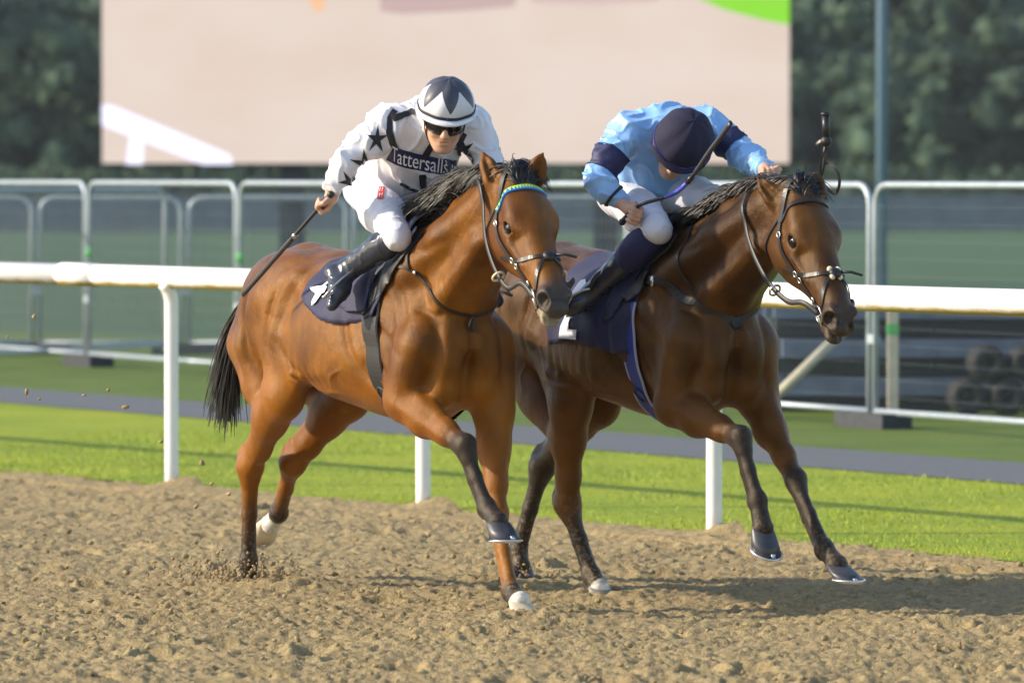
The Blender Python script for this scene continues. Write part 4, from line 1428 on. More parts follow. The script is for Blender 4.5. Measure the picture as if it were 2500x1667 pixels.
J2 = dict(label='person in pale blue silks with navy armbands, navy cap bowed low', seed=8,
    joints=dict(pelvis=(.28, 0, 1.70), Rsh=(.45, -.18, 1.935), Lsh=(.53, .185, 1.955), neck=(.57, -.01, 1.935), head=(.635, -.03, 1.865),
                Relb=(.49, -.35, 1.735), Rwr=(.555, -.275, 1.648), Rhand=(.665, -.275, 1.597), Lelb=(.64, .26, 1.845), Lwr=(1.04, .13, 1.775), Lhand=(1.10, .11, 1.765),
                Rknee=(.715, -.185, 1.53), Rank=(.375, -.295, 1.27), Rtoe=(.335, -.38, 1.195), Rheel=(.31, -.30, 1.225),
                Lknee=(.70, .16, 1.635), Lank=(.37, .29, 1.30), Ltoe=(.40, .37, 1.20), Lheel=(.32, .30, 1.24)),
    face=(.44, -.56, -.72), up=(.78, -.13, .58), gripR=(.80, .14, .58), spinR=1, gripL=(.2, 1, .1), spinL=1,
    silk=M_SILKB, boot_top=.40, gaiter=.50, helmet=(.138, .124, .128), helmet_c=(-.006, 0, .052), cap_mat=M_NAVYCAP, helmet_pol=108,
    band=None, rim_mat=M_NAVYCAP, peak_mat=M_NAVYCAP)
D1 = jockey(J1, LOC1)
D2 = jockey(J2, LOC2)

# ------------------------------------------------------------------ prints on the silks, whips
S1 = D1['silks']
for (c, r1, r2, sx, a, ph) in (((.359, -.25, 1.900), .062, .019, .75, -.25, 1.75), ((.347, -.30, 1.799), .064, .020, 1.0, .05, 1.55), ((.276, -.33, 1.726), .054, .017, .8, .7, 1.3),
                           ((.291, .20, 1.858), .055, .018, .8, .35, 1.5), ((.359, .20, 1.800), .052, .017, .7, -.3, 1.7)):
    on_front(D1, star(r1, r2, 5, ph, sx), c, a, 'star', M_BLACKSTUFF, S1, near=.07)
px = 1 / 596.0
def scr_c(u, v):                                   # a point of the chest plane, from its height and sideways place
    return V3(.5, -.1, 1.809) + V3(*SCR_X) * ((u - 1040) * px) + V3(0, 0, 1) * ((395 - v) * px)
def seam_or_gap(pts, w, name='seam_stripe_and_hem_shade', mat=M_BLACKSTUFF):
    c = scr_c(*pts[0])
    on_front(D1, strip([((u - pts[0][0]) * px, (pts[0][1] - v) * px) for u, v in pts], w), c, 0, name, mat, S1, off=.006, step=.010)
seam_or_gap([(964, 272), (953, 290), (951, 320), (960, 350), (966, 362)], .026)
seam_or_gap([(960, 292), (985, 283), (1012, 272)], .024)
seam_or_gap([(1056, 352), (1044, 368), (1034, 384)], .027)
seam_or_gap([(1030, 425), (1030, 450), (1037, 478)], .027)
seam_or_gap([(1132, 325), (1121, 345), (1119, 362), (1121, 378)], .024)
seam_or_gap([(976, 446), (996, 458), (1018, 468)], .010)  # black line paints the dark of the hem opening
band = [(952, 372), (975, 384), (1010, 393), (1045, 400), (1082, 407), (1116, 411)]
c0 = scr_c(*band[0])
bpl = strip([((u - band[0][0]) * px, (band[0][1] - v) * px) for u, v in band], .066)
bd = on_front(D1, bpl, c0, 0, 'chest_band', M_NAVYPRINT, S1, off=.0045, step=.012)
fc = bpy.data.curves.new('lettering', 'FONT'); fc.body = 'Tattersalls'; fc.size = .068; fc.shear = .16; fc.align_x = 'LEFT'; fc.resolution_u = 3; fc.space_character = .98
fo_ = bpy.data.objects.new('lettering', fc); COL.objects.link(fo_)
dg = bpy.context.evaluated_depsgraph_get(); dg.update()
tm_ = bpy.data.meshes.new_from_object(fo_.evaluated_get(dg)); bpy.data.objects.remove(fo_)
import bmesh
bm_ = bmesh.new(); bm_.from_mesh(tm_)
bmesh.ops.subdivide_edges(bm_, edges=[e for e in bm_.edges if e.calc_length() > .010], cuts=3, use_grid_fill=True)
bmesh.ops.triangulate(bm_, faces=bm_.faces[:]); bm_.to_mesh(tm_); bm_.free()
xw = max(v.co.x for v in tm_.vertices)
line = catmull([(*p, 0) for p in band], 60)
for v in tm_.vertices:
    f = .03 + .83 * v.co.x / xw
    k = f * 59; i0 = min(int(k), 58); p = line[i0] + (line[i0 + 1] - line[i0]) * (k - i0)
    d_ = line[i0 + 1] - line[i0]; d_ = d_ / np.linalg.norm(d_)
    hgt = (v.co.y - .022) * (1.28)
    c = scr_c(p[0], p[1]) + V3(0, 0, 1) * hgt
    o_ = Vector(c) + Vector(SCR_N) * .6
    hit = D1['sb'].ray_cast(o_, -Vector(SCR_N))
    v.co = (hit[0] + Vector(SCR_N) * .012) if hit[0] is not None else Vector(c)
tm_.materials.clear(); tm_.name = 'lettering'
link('lettering', tm_, M_WHITE_CLOTH, bd, False)
rp = on_front(D1, [(-.012, -.026), (.013, -.024), (.012, .026), (-.011, .024)], (.387, -.25, 1.680), -.12, 'red_patch', M_RED, D1['breeches'], D1['bb'], .004, .01)
for dx_, dz_ in ((-.0045, .012), (.0045, .012), (-.0045, -.012), (.0045, -.012)):
    on_front(D1, [(-.0016, -.008), (.0016, -.008), (.0016, .008), (-.0016, .008)], V3(.387, -.25, 1.680) + V3(*SCR_X) * dx_ + V3(0, 0, dz_), -.12, 'patch_mark', M_WHITE_CLOTH, rp, D1['bb'], .0065, .01)

def armband(D, s_, f0, f1, name, mat, r, cuff=False):
    j = D['j']
    a, b = (j[s_ + 'elb'], j[s_ + 'wr']) if cuff else (j[s_ + 'sh'], j[s_ + 'elb'])
    ax = unit(b - a); n1_ = Vector(ax).orthogonal().normalized(); n2_ = Vector(ax).cross(n1_)
    V = []; F = []; n = 40; m = 9
    for i in range(m):
        c = a + (b - a) * (f0 + (f1 - f0) * i / (m - 1))
        for k in range(n):
            w = 2 * math.pi * k / n
            d = n1_ * math.cos(w) + n2_ * math.sin(w)
            h_ = D['sb'].ray_cast(Vector(c) + d * .005, d)
            rr_ = h_[3] + .005 if h_[0] is not None and h_[3] < r else r * .92
            V.append((c, d, rr_))
    out = []
    for i in range(m):
        for k in range(n):
            c, d, q = V[i * n + k]
            out.append(Vector(c) + d * (q + .0035))
    for i in range(m - 1):
        for k in range(n):
            F.append((i * n + k, i * n + (k + 1) % n, (i + 1) * n + (k + 1) % n, (i + 1) * n + k))
    o = link(name, mesh(name, out, F), mat, D['silks'])
    md = o.modifiers.new('thickness', 'SOLIDIFY'); md.thickness = .002; md.offset = 1
armband(D2, 'R', .46, .84, 'armband', M_NAVYPRINT, .085)
armband(D2, 'L', .50, .85, 'armband', M_NAVYPRINT, .085)
armband(D2, 'R', .74, .83, 'cuff_elastic', M_BLACKSTUFF, .06, True)

def whip(name, pts, rad, label, flap, loc, sleeve=None):
    w = empty(name, loc, R(-60), label, 'whip')
    P = [Vector(p) for p in catmull(pts, 30)]
    mb = MB(); mb.tube(P, [rad[0] + (rad[1] - rad[0]) * i / 29 for i in range(30)], 10); mb.build('shaft', M_WHIP, w)
    k0 = int(29 * flap)
    mb = MB(); Q = P[k0:]
    mb.tube(Q, [.009] + [.0125] * (len(Q) - 2) + [.012], 10, True, .55); mb.build('padded_flap', M_WHIP, w)
    mb = MB(); mb.tube(P[0:4], .0125, 10); mb.build('grip', M_DARKPAD, w)
    mb = MB(); mb.ball(P[0], .0155, 10, 7); mb.build('end_cap', M_WHIP, w)
    mb = MB(); mb.tube(P[k0 - 1:k0 + 1], .011, 10); mb.build('collar', M_STEEL if sleeve is None else M_WHIP, w)
    if sleeve:
        a, b = int(29 * sleeve[0]), int(29 * sleeve[1])
        mb = MB(); mb.tube(P[a:b], .0092, 10); mb.build('blue_sleeve', M_WHIPBLUE, w)
    return w
g1 = V3(*J1['joints']['Rhand'])
wd1 = unit(V3(-.44, -.45, 1.257) - g1)
whip('riding_whip', [g1 - wd1 * .06, g1 + wd1 * .18, g1 + wd1 * .42, V3(-.44, -.45, 1.257)], (.0085, .0065), 'straight black whip held pointing down behind the white silks', .50, LOC1)
g2 = V3(*J2['joints']['Rhand'])
whip('riding_whip', [g2 + V3(-.05, -.02, -.035), g2 + V3(.06, 0, .035), (1.00, -.255, 1.695), (1.242, -.25, 1.866), (1.381, -.25, 1.963)], (.0085, .0065), 'bent black and blue whip held across the navy cap', .62, LOC2, (.42, .60))
# spare whip standing up behind the far ear, with its wrist loop
w3 = empty('riding_whip', LOC2, R(-60), 'upright black whip grip with a wrist loop behind the dark bay ears', 'whip')
top = Vector((1.455, .15, 1.997)); kn = Vector((1.462, .15, 1.905))
lh = Vector(J2['joints']['Lhand'])
MB().tube([lh + Vector((-.05, 0, -.02)), Vector((1.24, .14, 1.70)), Vector((1.40, .15, 1.70)), Vector((1.44, .15, 1.78)), kn], [.006, .006, .006, .006, .008], 8).build('shaft', M_WHIP, w3)
MB().tube([kn, top], [.0145, .0155], 12).build('grip', M_WHIP, w3)
MB().tube([top - Vector((0, 0, .004)), top + Vector((0, 0, .008))], .0185, 12).build('end_cap', M_DARKPAD, w3)
MB().ball(kn - Vector((0, 0, .015)), (.024, .024, .022), 12, 8).build('knob', M_DARKPAD, w3)
lp = catmull([kn, kn + Vector((-.05, -.02, -.035)), kn + Vector((-.03, .0, -.09)), kn + Vector((.03, .03, -.13)), kn + Vector((.05, .03, -.19)), kn + Vector((.02, .02, -.225)), kn + Vector((-.03, -.01, -.15)), kn + Vector((.0, 0, -.04))], 40)
mb = MB(); mb.ribbon([Vector(p) for p in lp], [Vector((.8, -.4, .3 + .3 * math.sin(i * .3))) for i in range(40)], .012, .002); mb.build('wrist_loop', M_BRIDLE, w3, False)

# ------------------------------------------------------------------ the place: track, turf, path, rail, fence, screen, trees
def n2(x, y, seed):
    """smooth lattice noise 0..1"""
    def hsh(i, j):
        v = np.sin(i * 127.1 + j * 311.7 + seed * 74.7) * 43758.5453
        return v - np.floor(v)
    i = np.floor(x); j = np.floor(y); f = x - i; g = y - j
    f = f * f * (3 - 2 * f); g = g * g * (3 - 2 * g)
    return (hsh(i, j) * (1 - f) + hsh(i + 1, j) * f) * (1 - g) + (hsh(i, j + 1) * (1 - f) + hsh(i + 1, j + 1) * f) * g

def clods(x, y, cell, seed):
    """lumps of random size and height on a jittered lattice"""
    i0 = np.floor(x / cell); j0 = np.floor(y / cell)
    out = np.zeros_like(x)
    for a in (-1, 0, 1):
        for b in (-1, 0, 1):
            i = i0 + a; j = j0 + b
            def h(k):
                v = np.sin(i * 127.1 + j * 311.7 + seed * 31.3 + k * 17.17) * 43758.5453
                return v - np.floor(v)
            px = (i + .15 + .7 * h(1)) * cell; py = (j + .15 + .7 * h(2)) * cell
            r = cell * (.28 + .38 * h(3)); an = h(4) * 3.14; e = .65 + .5 * h(6)
            dx = (x - px) * np.cos(an) + (y - py) * np.sin(an); dy = (-(x - px) * np.sin(an) + (y - py) * np.cos(an)) / e
            q = 1 - (dx * dx + dy * dy) / (r * r)
            out = np.maximum(out, np.sqrt(np.maximum(q, 0)) * (.35 + .65 * h(5)) * (h(7) > .25))
    return out

P0 = np.array([-1.92, 32.06]); RD = np.array([.5545, -.8322]); RN = np.array([-.8322, -.5545])
def rail_xy(a, b=0.0):
    p = P0 + RD * a + RN * b
    return (p[0], p[1])

def dirt_mat():
    t = NT('track_sand')
    v = t.coord()
    n1 = t.noise(1.1, v, 4, .6); n2_ = t.noise(14, v, 5, .65); n3 = t.noise(90, v, 4, .7)
    c = t.ramp(n2_, [(.25, (.225, .160, .075)), (.5, (.405, .305, .150)), (.75, (.520, .405, .210))])
    c = t.mix(t.math('MULTIPLY', t.ramp(n1, [(.35, (0,) * 3), (.7, (1,) * 3)]), .35), c, (.27, .20, .115))
    c = t.mix(t.math('MULTIPLY', t.ramp(n3, [(.60, (0,) * 3), (.70, (1,) * 3)]), .7), c, (.10, .070, .050))
    t.set(Base__Color=c, Roughness=.95)
    t.b.inputs['Specular IOR Level'].default_value = .2
    t.bump(t.math('ADD', n3, n2_), .9, .016)
    return t.m
M_DIRT = dirt_mat()

def grass_mat(name, a, b, c, sc=1.0):
    t = NT(name)
    v = t.coord((1, 1, 1))
    n1 = t.noise(.9 * sc, v, 4, .6); n2_ = t.noise(22 * sc, t.coord((1, .5, 1)), 5, .7)
    col = t.mix(t.ramp(n1, [(.35, (0,) * 3), (.65, (1,) * 3)]), a, b)
    col = t.mix(t.math('MULTIPLY', t.ramp(n2_, [(.4, (0,) * 3), (.75, (1,) * 3)]), .6), col, c)
    t.set(Base__Color=col, Roughness=.8)
    t.b.inputs['Specular IOR Level'].default_value = .25
    t.bump(n2_, .6, .02)
    return t.m
M_GRASS = grass_mat('turf_grass', (.205, .270, .010), (.310, .340, .014), (.150, .205, .010))
M_FIELD = grass_mat('field_grass', (.050, .098, .036), (.064, .112, .038), (.040, .078, .032), .2)
M_BLADE = plain('grass_blades', (.285, .350, .014), .6, var=.4, scale=3)
M_PATH = plain('path_asphalt', (.100, .104, .110), .85, var=.15, scale=20, bump=.3)

def sheet(name, pts, z, mat):
    o = link(name, mesh(name, [(x, y, z) for x, y in pts], [tuple(range(len(pts)))]), mat, None, False)
    return tag(o, kind='structure')
far = [rail_xy(-900, 0), rail_xy(60, 0)]
sheet('ground', [rail_xy(60, .02), rail_xy(60, -900), rail_xy(-900, -900), rail_xy(-900, .02)], 0, M_FIELD)
sheet('turf', [rail_xy(50, .01), rail_xy(50, -5.2), rail_xy(-80, -5.2), rail_xy(-80, .01)], .008, M_GRASS)
sheet('verge', [rail_xy(50, -3.0), rail_xy(50, -15), rail_xy(-80, -15), rail_xy(-80, -3.0)], .004, grass_mat('verge_grass', (.085, .135, .016), (.135, .175, .026), (.06, .10, .014), 1.4))
sheet('track_base', [rail_xy(60, 60), rail_xy(60, -.03), rail_xy(-900, -.03), rail_xy(-900, 60)], -.045, M_DIRT)
pa, pb = np.array([-3.95, 43.82]), np.array([2.89, 32.11]); pd = (pb - pa) / np.linalg.norm(pb - pa)
qa, qb = np.array([-4.24, 47.0]), np.array([3.11, 34.5]); qd = (qb - qa) / np.linalg.norm(qb - qa)
sheet('path', [tuple(pa - pd * 70), tuple(pb + pd * 25), tuple(qb + qd * 25), tuple(qa - qd * 70)], .013, M_PATH)

# tilled sand with real clods where the picture can see it
nc, nr_ = 620, 640
tt = np.linspace(-1, 1, nc)[None, :]; yy = (18.2 * (35.4 / 18.2) ** np.linspace(0, 1, nr_))[:, None]
XX = tt * yy * .145; YY = yy + 0 * XX
bb_ = (XX - P0[0]) * RN[0] + (YY - P0[1]) * RN[1]
WX = XX + .035 * (n2(XX * 22, YY * 22, 51) - .5) + .014 * (n2(XX * 70, YY * 50, 53) - .5); WY = YY + .05 * (n2(XX * 22, YY * 18, 52) - .5)
h = .008 * clods(WX, WY, .085, 1) * (n2(XX * 2.2, YY * 2.2, 31) > .42) + .011 * clods(WX, WY * .8, .039, 2) + .009 * clods(WX, WY * .75, .021, 3)
h += .03 * (n2(XX * 1.3, YY * 1.3, 5) - .5) + .018 * (n2(XX * 6, YY * 4, 6) - .5) + .013 * (n2(XX * 38, YY * 26, 8) - .5) + .012 * (n2(XX * 20, YY * 20, 7) - .5)
hp_ = np.random.RandomState(17)
for i in range(70):                                                  # old hoof prints
    qx = hp_.uniform(-2.4, 2.4); qy = 19 * (31 / 19) ** hp_.uniform(); an_ = hp_.normal(-.9, .35)
    j0 = np.searchsorted(yy[:, 0], qy - .2); j1 = np.searchsorted(yy[:, 0], qy + .2)
    sl_ = slice(j0, j1)
    ux = (XX[sl_] - qx) * np.cos(an_) + (YY[sl_] - qy) * np.sin(an_); uy = -(XX[sl_] - qx) * np.sin(an_) + (YY[sl_] - qy) * np.cos(an_)
    rr_ = np.hypot(ux / .085, uy / .072)
    h[sl_] += -.034 * np.exp(-rr_ ** 4) + .020 * np.exp(-((rr_ - 1.35) / .30) ** 2) * (ux < .02)
h -= .012
for hx_, hy_, rr_, am in ((-1.10, 24.50, .20, .045), (-.95, 24.35, .16, .05), (.08, 22.45, .22, .035), (.43, 23.82, .20, .03), (.05, 24.75, .2, .03)):
    d2 = ((XX - hx_) ** 2 + (YY - hy_) ** 2) / rr_ ** 2
    h += am * np.exp(-d2) * (.4 + n2(XX * 16, YY * 16, 9)) - .03 * np.exp(-d2 * 6)
edge = .07 * (n2(XX * 3, YY * 3, 12) - .5) + .05 * (n2(XX * 11, YY * 11, 13) - .5)
side = np.clip((1 - np.abs(tt)) * 14, 0, 1) * np.clip((yy - 18.2) * 2, 0, 1)
h = np.where(bb_ < .35, h * .6 + .012, h)
h = h * side - .043 * (1 - side)
for k in range(-1, 5):                                                # heaps thrown up round the foot of each rail post
    px, py = rail_xy(k * 2.62)
    h += .06 * np.exp(-((XX - px - .10) ** 2 + (YY - py + .02) ** 2) / .15 ** 2)
idx = np.arange(nr_ * nc).reshape(nr_, nc)
ok = (bb_ > -.05 + edge)
okq = ok[:-1, :-1] & ok[1:, :-1] & ok[:-1, 1:] & ok[1:, 1:]
Qd = np.stack([idx[:-1, :-1], idx[:-1, 1:], idx[1:, 1:], idx[1:, :-1]], -1)[okq]
Vd = np.stack([XX, YY, h], -1).reshape(-1, 3)
us = np.unique(Qd); mp = np.zeros(nr_ * nc, np.int64); mp[us] = np.arange(len(us))
o = link('track_dirt', np_mesh('track_dirt', Vd[us], mp[Qd]), M_DIRT); tag(o, kind='structure')

# loose clods lying on the sand: nobody could count them
def lump(r, seed, n=7, m=5):
    q = np.random.RandomState(seed)
    mb = MB().ball((0, 0, 0), (1, 1, 1), n, m)
    V = np.array([v[:] for v in mb.V])
    V = V * (1 + .45 * fnoise(V, seed, 3.4))[:, None] * q.uniform(.6, 1.25, 3) * r
    return V, mb.F
cl = MB()
protos = [lump(1, s_) for s_ in range(8)]
for i in range(900):
    y = 19.3 * (32 / 19.3) ** rng.random()
    x = (rng.random() * 2 - 1) * y * .115
    b = (x - P0[0]) * RN[0] + (y - P0[1]) * RN[1]
    if b < .1:
        continue
    r = .004 + .012 * rng.random() ** 2.5
    V, F = protos[rng.randrange(8)]
    a = rng.random() * 6.28
    W = np.stack([V[:, 0] * math.cos(a) - V[:, 1] * math.sin(a), V[:, 0] * math.sin(a) + V[:, 1] * math.cos(a), V[:, 2] * .75], 1) * r
    cl.add(W + V3(x, y, .008 + r * .3), F)
o = cl.build('loose_clods', M_DIRT); tag(o, 'loose clods of sand strewn over the tilled track', 'clods', kind='stuff')

# grass blades along the turf nearest the rail
nb = 85000
ga = nrng.uniform(-6, 14, nb); gb = -np.abs(nrng.uniform(0, 1, nb)) ** 1.15 * 8.2 + .03
bx = P0[0] + RD[0] * ga + RN[0] * gb; by = P0[1] + RD[1] * ga + RN[1] * gb
pn = np.array([-pd[1], pd[0]])
inp = ((bx - pa[0]) * pn[0] + (by - pa[1]) * pn[1])
side_p = np.sign((P0[0] - pa[0]) * pn[0] + (P0[1] - pa[1]) * pn[1])
keepb = (np.abs(bx) < by * .125) & (inp * side_p > .0)
bx, by = bx[keepb], by[keepb]; nb = len(bx)
ph = nrng.uniform(0, 6.28, nb); hh = nrng.uniform(.010, .030, nb) * (.7 + .7 * n2(bx * 1.2, by * 1.2, 3)); ln = nrng.normal(0, .35, (nb, 2))
wv = .004
A_ = np.stack([bx - np.cos(ph) * wv, by - np.sin(ph) * wv, 0 * bx], 1); B_ = np.stack([bx + np.cos(ph) * wv, by + np.sin(ph) * wv, 0 * bx], 1)
C_ = np.stack([bx + ln[:, 0] * hh, by + ln[:, 1] * hh, hh], 1)
Vg = np.stack([A_, B_, C_], 1).reshape(-1, 3)
o = link('grass', np_mesh('grass', Vg, np.arange(nb * 3).reshape(-1, 3)), M_BLADE, None, False); tag(o, 'short green turf beside the running rail', 'grass', kind='stuff')

# ---- running rail
def rail_white():
    t = NT('rail_white_pvc')
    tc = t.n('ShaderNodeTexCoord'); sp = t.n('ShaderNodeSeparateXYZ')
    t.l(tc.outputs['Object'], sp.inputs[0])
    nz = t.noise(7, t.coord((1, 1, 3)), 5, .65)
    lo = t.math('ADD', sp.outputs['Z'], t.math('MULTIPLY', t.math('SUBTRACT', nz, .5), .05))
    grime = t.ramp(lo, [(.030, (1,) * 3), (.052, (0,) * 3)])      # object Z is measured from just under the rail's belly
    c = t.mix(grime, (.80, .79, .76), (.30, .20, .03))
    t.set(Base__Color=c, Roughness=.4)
    return t.m
M_RAIL = rail_white()
M_POST = plain('post_white_pvc', (.78, .77, .74), .42, var=.04, scale=9)
rr = empty('running_rail', (*rail_xy(0), 0), 0, 'white plastic running rail on posts along the far edge of the sand', 'rail')
RH, RR = 1.182, .0615
off = np.array([RN[0], RN[1]]) * .05
def rl(a, z, b=0.0):                      # local coordinates of the rail thing
    return Vector((RD[0] * a + RN[0] * b, RD[1] * a + RN[1] * b, z))
joints = [-50, -31, -18.5, -7.2, -1.05, 4.15, 9.95, 15.6, 24, 40]
for a0, a1 in zip(joints[:-1], joints[1:]):
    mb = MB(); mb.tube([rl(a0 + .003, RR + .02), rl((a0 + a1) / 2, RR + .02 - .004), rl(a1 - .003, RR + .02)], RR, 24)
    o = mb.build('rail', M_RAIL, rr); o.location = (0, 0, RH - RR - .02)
for a1 in joints[1:-1]:
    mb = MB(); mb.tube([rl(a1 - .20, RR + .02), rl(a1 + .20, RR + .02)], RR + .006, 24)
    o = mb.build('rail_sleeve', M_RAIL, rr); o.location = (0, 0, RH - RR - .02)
for k in range(-6, 8):
    a = k * 2.62
    P = [rl(a, -.12, -.0), rl(a, .5), rl(a, .98, .0), rl(a, 1.06, .004), rl(a, 1.11, .02), rl(a, 1.145, .045)]
    mb = MB(); mb.tube(catmull(P, 14), .039, 16); mb.build('post', M_POST, rr)

# ---- crowd fence of welded mesh panels
M_GALV = plain('galvanised_tube', (.37, .42, .46), .45, .25, var=.12, scale=12)
M_WIRE = plain('galvanised_wire', (.17, .20, .22), .5, .2)
M_FOOT = plain('dark_rubber_foot', (.045, .048, .055), .85, var=.3)
M_TAPE = plain('green_tape', (.08, .42, .10), .5)
panel_cache = {}
def fence_panel(p, q, H, label, group, rows=True, lean=0.0, tape=False):
    p = Vector((*p, 0)); q = Vector((*q, 0)); L = (q - p).length
    key = round(L, 2), round(H, 2)
    root = empty('fence_panel', p, math.atan2(q.y - p.y, q.x - p.x), label, 'fence panel', group)
    root.rotation_euler = (lean, 0, math.atan2(q.y - p.y, q.x - p.x))
    if key not in panel_cache:
        r = .14; z0 = .12
        fr = MB()
        path = [(0.03, 0, .04), (.03, 0, H - r)] + [(.03 + r - r * math.cos(w), 0, H - r + r * math.sin(w)) for w in (.4, .8, 1.2, 1.5708)] + \
               [(L - .03 - r + r * math.sin(w), 0, H - r + r * math.cos(w)) for w in (0, .4, .8, 1.2, 1.5708)] + [(L - .03, 0, .04)]
        fr.tube(path, .0225, 10)
        lo_ = MB(); lo_.tube([(.03, 0, z0), (L - .03, 0, z0)], .021, 10)
        wi = MB()
        x = .08
        while x < L - .06:
            wi.tube([(x, 0, z0), (x, 0, H - .02 if .17 < x < L - .17 else H - .12)], .0015, 4, False); x += .052
        for z in np.arange(z0 + .1, H - .1, .12):
            wi.tube([(.05, 0, z), (L - .05, 0, z)], .0010, 4, False)
        fo = MB(); fo.box((0, 0, .05), (.66, .24, .12))
        cp = MB(); cp.box((0, 0, .62), (.10, .05, .06))
        tp = MB(); tp.tube([(.03, 0, 1.0), (.03, 0, 1.09)], .026, 10)
        panel_cache[key] = [mesh('frame', fr.V, fr.F), mesh('bottom_tube', lo_.V, lo_.F), mesh('mesh_wires', wi.V, wi.F), mesh('foot', fo.V, fo.F), mesh('clamp', cp.V, cp.F), mesh('tape', tp.V, tp.F)]
    ms = panel_cache[key]
    link('frame', ms[0], M_GALV, root); link('bottom_tube', ms[1], M_GALV, root)
    w = link('mesh_wires', ms[2], M_WIRE, root, False); w['kind'] = 'stuff'
    link('foot', ms[3], M_FOOT, root, False); link('clamp', ms[4], M_GALV, root, False)
    if tape:
        link('tape', ms[5], M_TAPE, root)
    return root
fa, fb = np.array([-3.9, 52.32]), np.array([2.51, 39.54]); fd = (fb - fa) / np.linalg.norm(fb - fa); fs = np.linalg.norm(fb - fa) / 4
names = ['at the far left beyond the rail, nearest its neighbour with the slanted top', 'behind the left rail post', 'left of the white star jockey', 'behind the two riders', 'behind the blue jockey and dark bay head', 'at the far right in front of the dark beams', 'just past the right edge of the beams']
words = ['leftmost grey mesh panel of the front fence line', 'grey mesh panel behind the left rail post, second from left', 'grey mesh panel behind the swung whip', 'grey mesh panel hidden mostly behind the two riders',
         'grey mesh panel behind the dark bay horse, left of the rounded corners', 'grey mesh panel in front of the tyres and dark beams', 'grey mesh panel standing nearest, past the tyres']
fpos = [-3.42, 0, 3.42, 7.05, 10.68, 14.30, 17.9, 21.4]
for i, k in enumerate(range(-1, 6)):
    p = fa + fd * fpos[i]; q = fa + fd * fpos[i + 1]
    fence_panel(tuple(p), tuple(q - fd * .02), 1.69, words[i], 'front line of mesh fence panels', tape=k in (0, 1))
xs = [-6.28, -4.66, -3.20, -1.58, .04, 1.62]
wb = ['far back mesh panel at the left edge', 'far back mesh panel left of the rail post', 'far back mesh panel right of the rail post', 'far back mesh panel behind the whip', 'far back mesh panel between the two jockeys']
for i in range(5):
    fence_panel((xs[i], 55.81), (xs[i + 1] - .02, 55.81), 1.54, wb[i], 'back line of mesh fence panels')
fence_panel((-6.0, 49.8), (-3.35, 55.2), 1.62, 'slanting mesh panel joining the front and back fence lines', None)

# ---- big screen
def emit_mat(name, c, s_, var=0.0, stops=None, sc=.5):
    t = NT(name)
    t.set(Base__Color=(.02, .02, .02), Roughness=.6)
    if stops:
        n = t.noise(sc, t.coord((1, 1, 2.2)), 4, .55)
        t.l(t.ramp(n, stops), t.b.inputs['Emission Color'])
    else:
        t.b.inputs['Emission Color'].default_value = (*c, 1)
    t.b.inputs['Emission Strength'].default_value = s_ * .90
    return t.m
YS = 90.0; sc_ = YS / 13889.0
def sx_(u): return (u - 1250) * sc_
def sz_(v): return 1.75 + (430.5 - v) * sc_
scr = empty('video_screen', (sx_(1088), YS, 0), 0, 'huge lit video screen showing pale sand and a white rail', 'screen')
ox = sx_(1088)
W0, W1, Zb, Zt = sx_(247) - ox, sx_(1930) - ox, sz_(404), 8.6
mb = MB(); mb.box(((W0 + W1) / 2, .35, (Zb + Zt) / 2), (W1 - W0, .68, Zt - Zb)); mb.build('cabinet', plain('screen_cabinet', (.02, .02, .022), .6), scr, False)
M_SCR = emit_mat('screen_sand_picture', None, 1.0, 0, [(.25, (.47, .375, .315)), (.5, (.50, .41, .355)), (.75, (.525, .44, .395))], .35)
link('display', mesh('display', [(W0 + .02, -.012, Zb + .03), (W1 - .02, -.012, Zb + .03), (W1 - .02, -.012, Zt), (W0 + .02, -.012, Zt)], [(0, 1, 2, 3)]), M_SCR, scr, False)
def pic(name, pts, mat, d):
    link(name, mesh(name, [(sx_(u) - ox, -d, sz_(v)) for u, v in pts], [tuple(range(len(pts)))]), mat, scr, False)
M_SW = emit_mat('screen_white_rail_picture', (.72, .70, .86), 1.0)
pic('picture_rail', [(249, 256), (275, 258), (420, 318), (562, 378), (570, 402), (495, 402), (249, 306)], M_SW, .018)
pic('picture_rail_post', [(318, 330), (352, 328), (350, 402), (308, 402)], M_SW, .022)
pic('picture_grass', [(1700, -5), (1927, -5), (1927, 62), (1870, 52), (1770, 26)], emit_mat('screen_grass_picture', (.22, .60, .02), .8), .018)
pic('picture_shadow', [(925, -30), (1270, -30), (1255, 18), (1120, 30), (985, 36), (930, 30)], emit_mat('screen_shadow_picture', (.38, .27, .26), 1.0), .018)
pic('picture_horse_leg', [(752, -20), (792, -20), (796, 22), (775, 34), (760, 16)], emit_mat('screen_leg_picture', (.60, .36, .20), 1.0), .020)
pic('picture_shadow', [(1290, -30), (1640, -30), (1600, 6), (1440, 14), (1300, 10)], emit_mat('screen_shade_picture', (.44, .33, .31), 1.0), .020)
for u in (712, 1480):
    mb = MB(); mb.box((sx_(u) - ox, .4, Zb / 2), (.40, .5, Zb)); mb.build('leg', M_FOOT, scr, False)
mb = MB(); mb.box((0, .5, .25), (5.4, 1.6, .5)); mb.build('trailer_base', M_FOOT, scr, False)

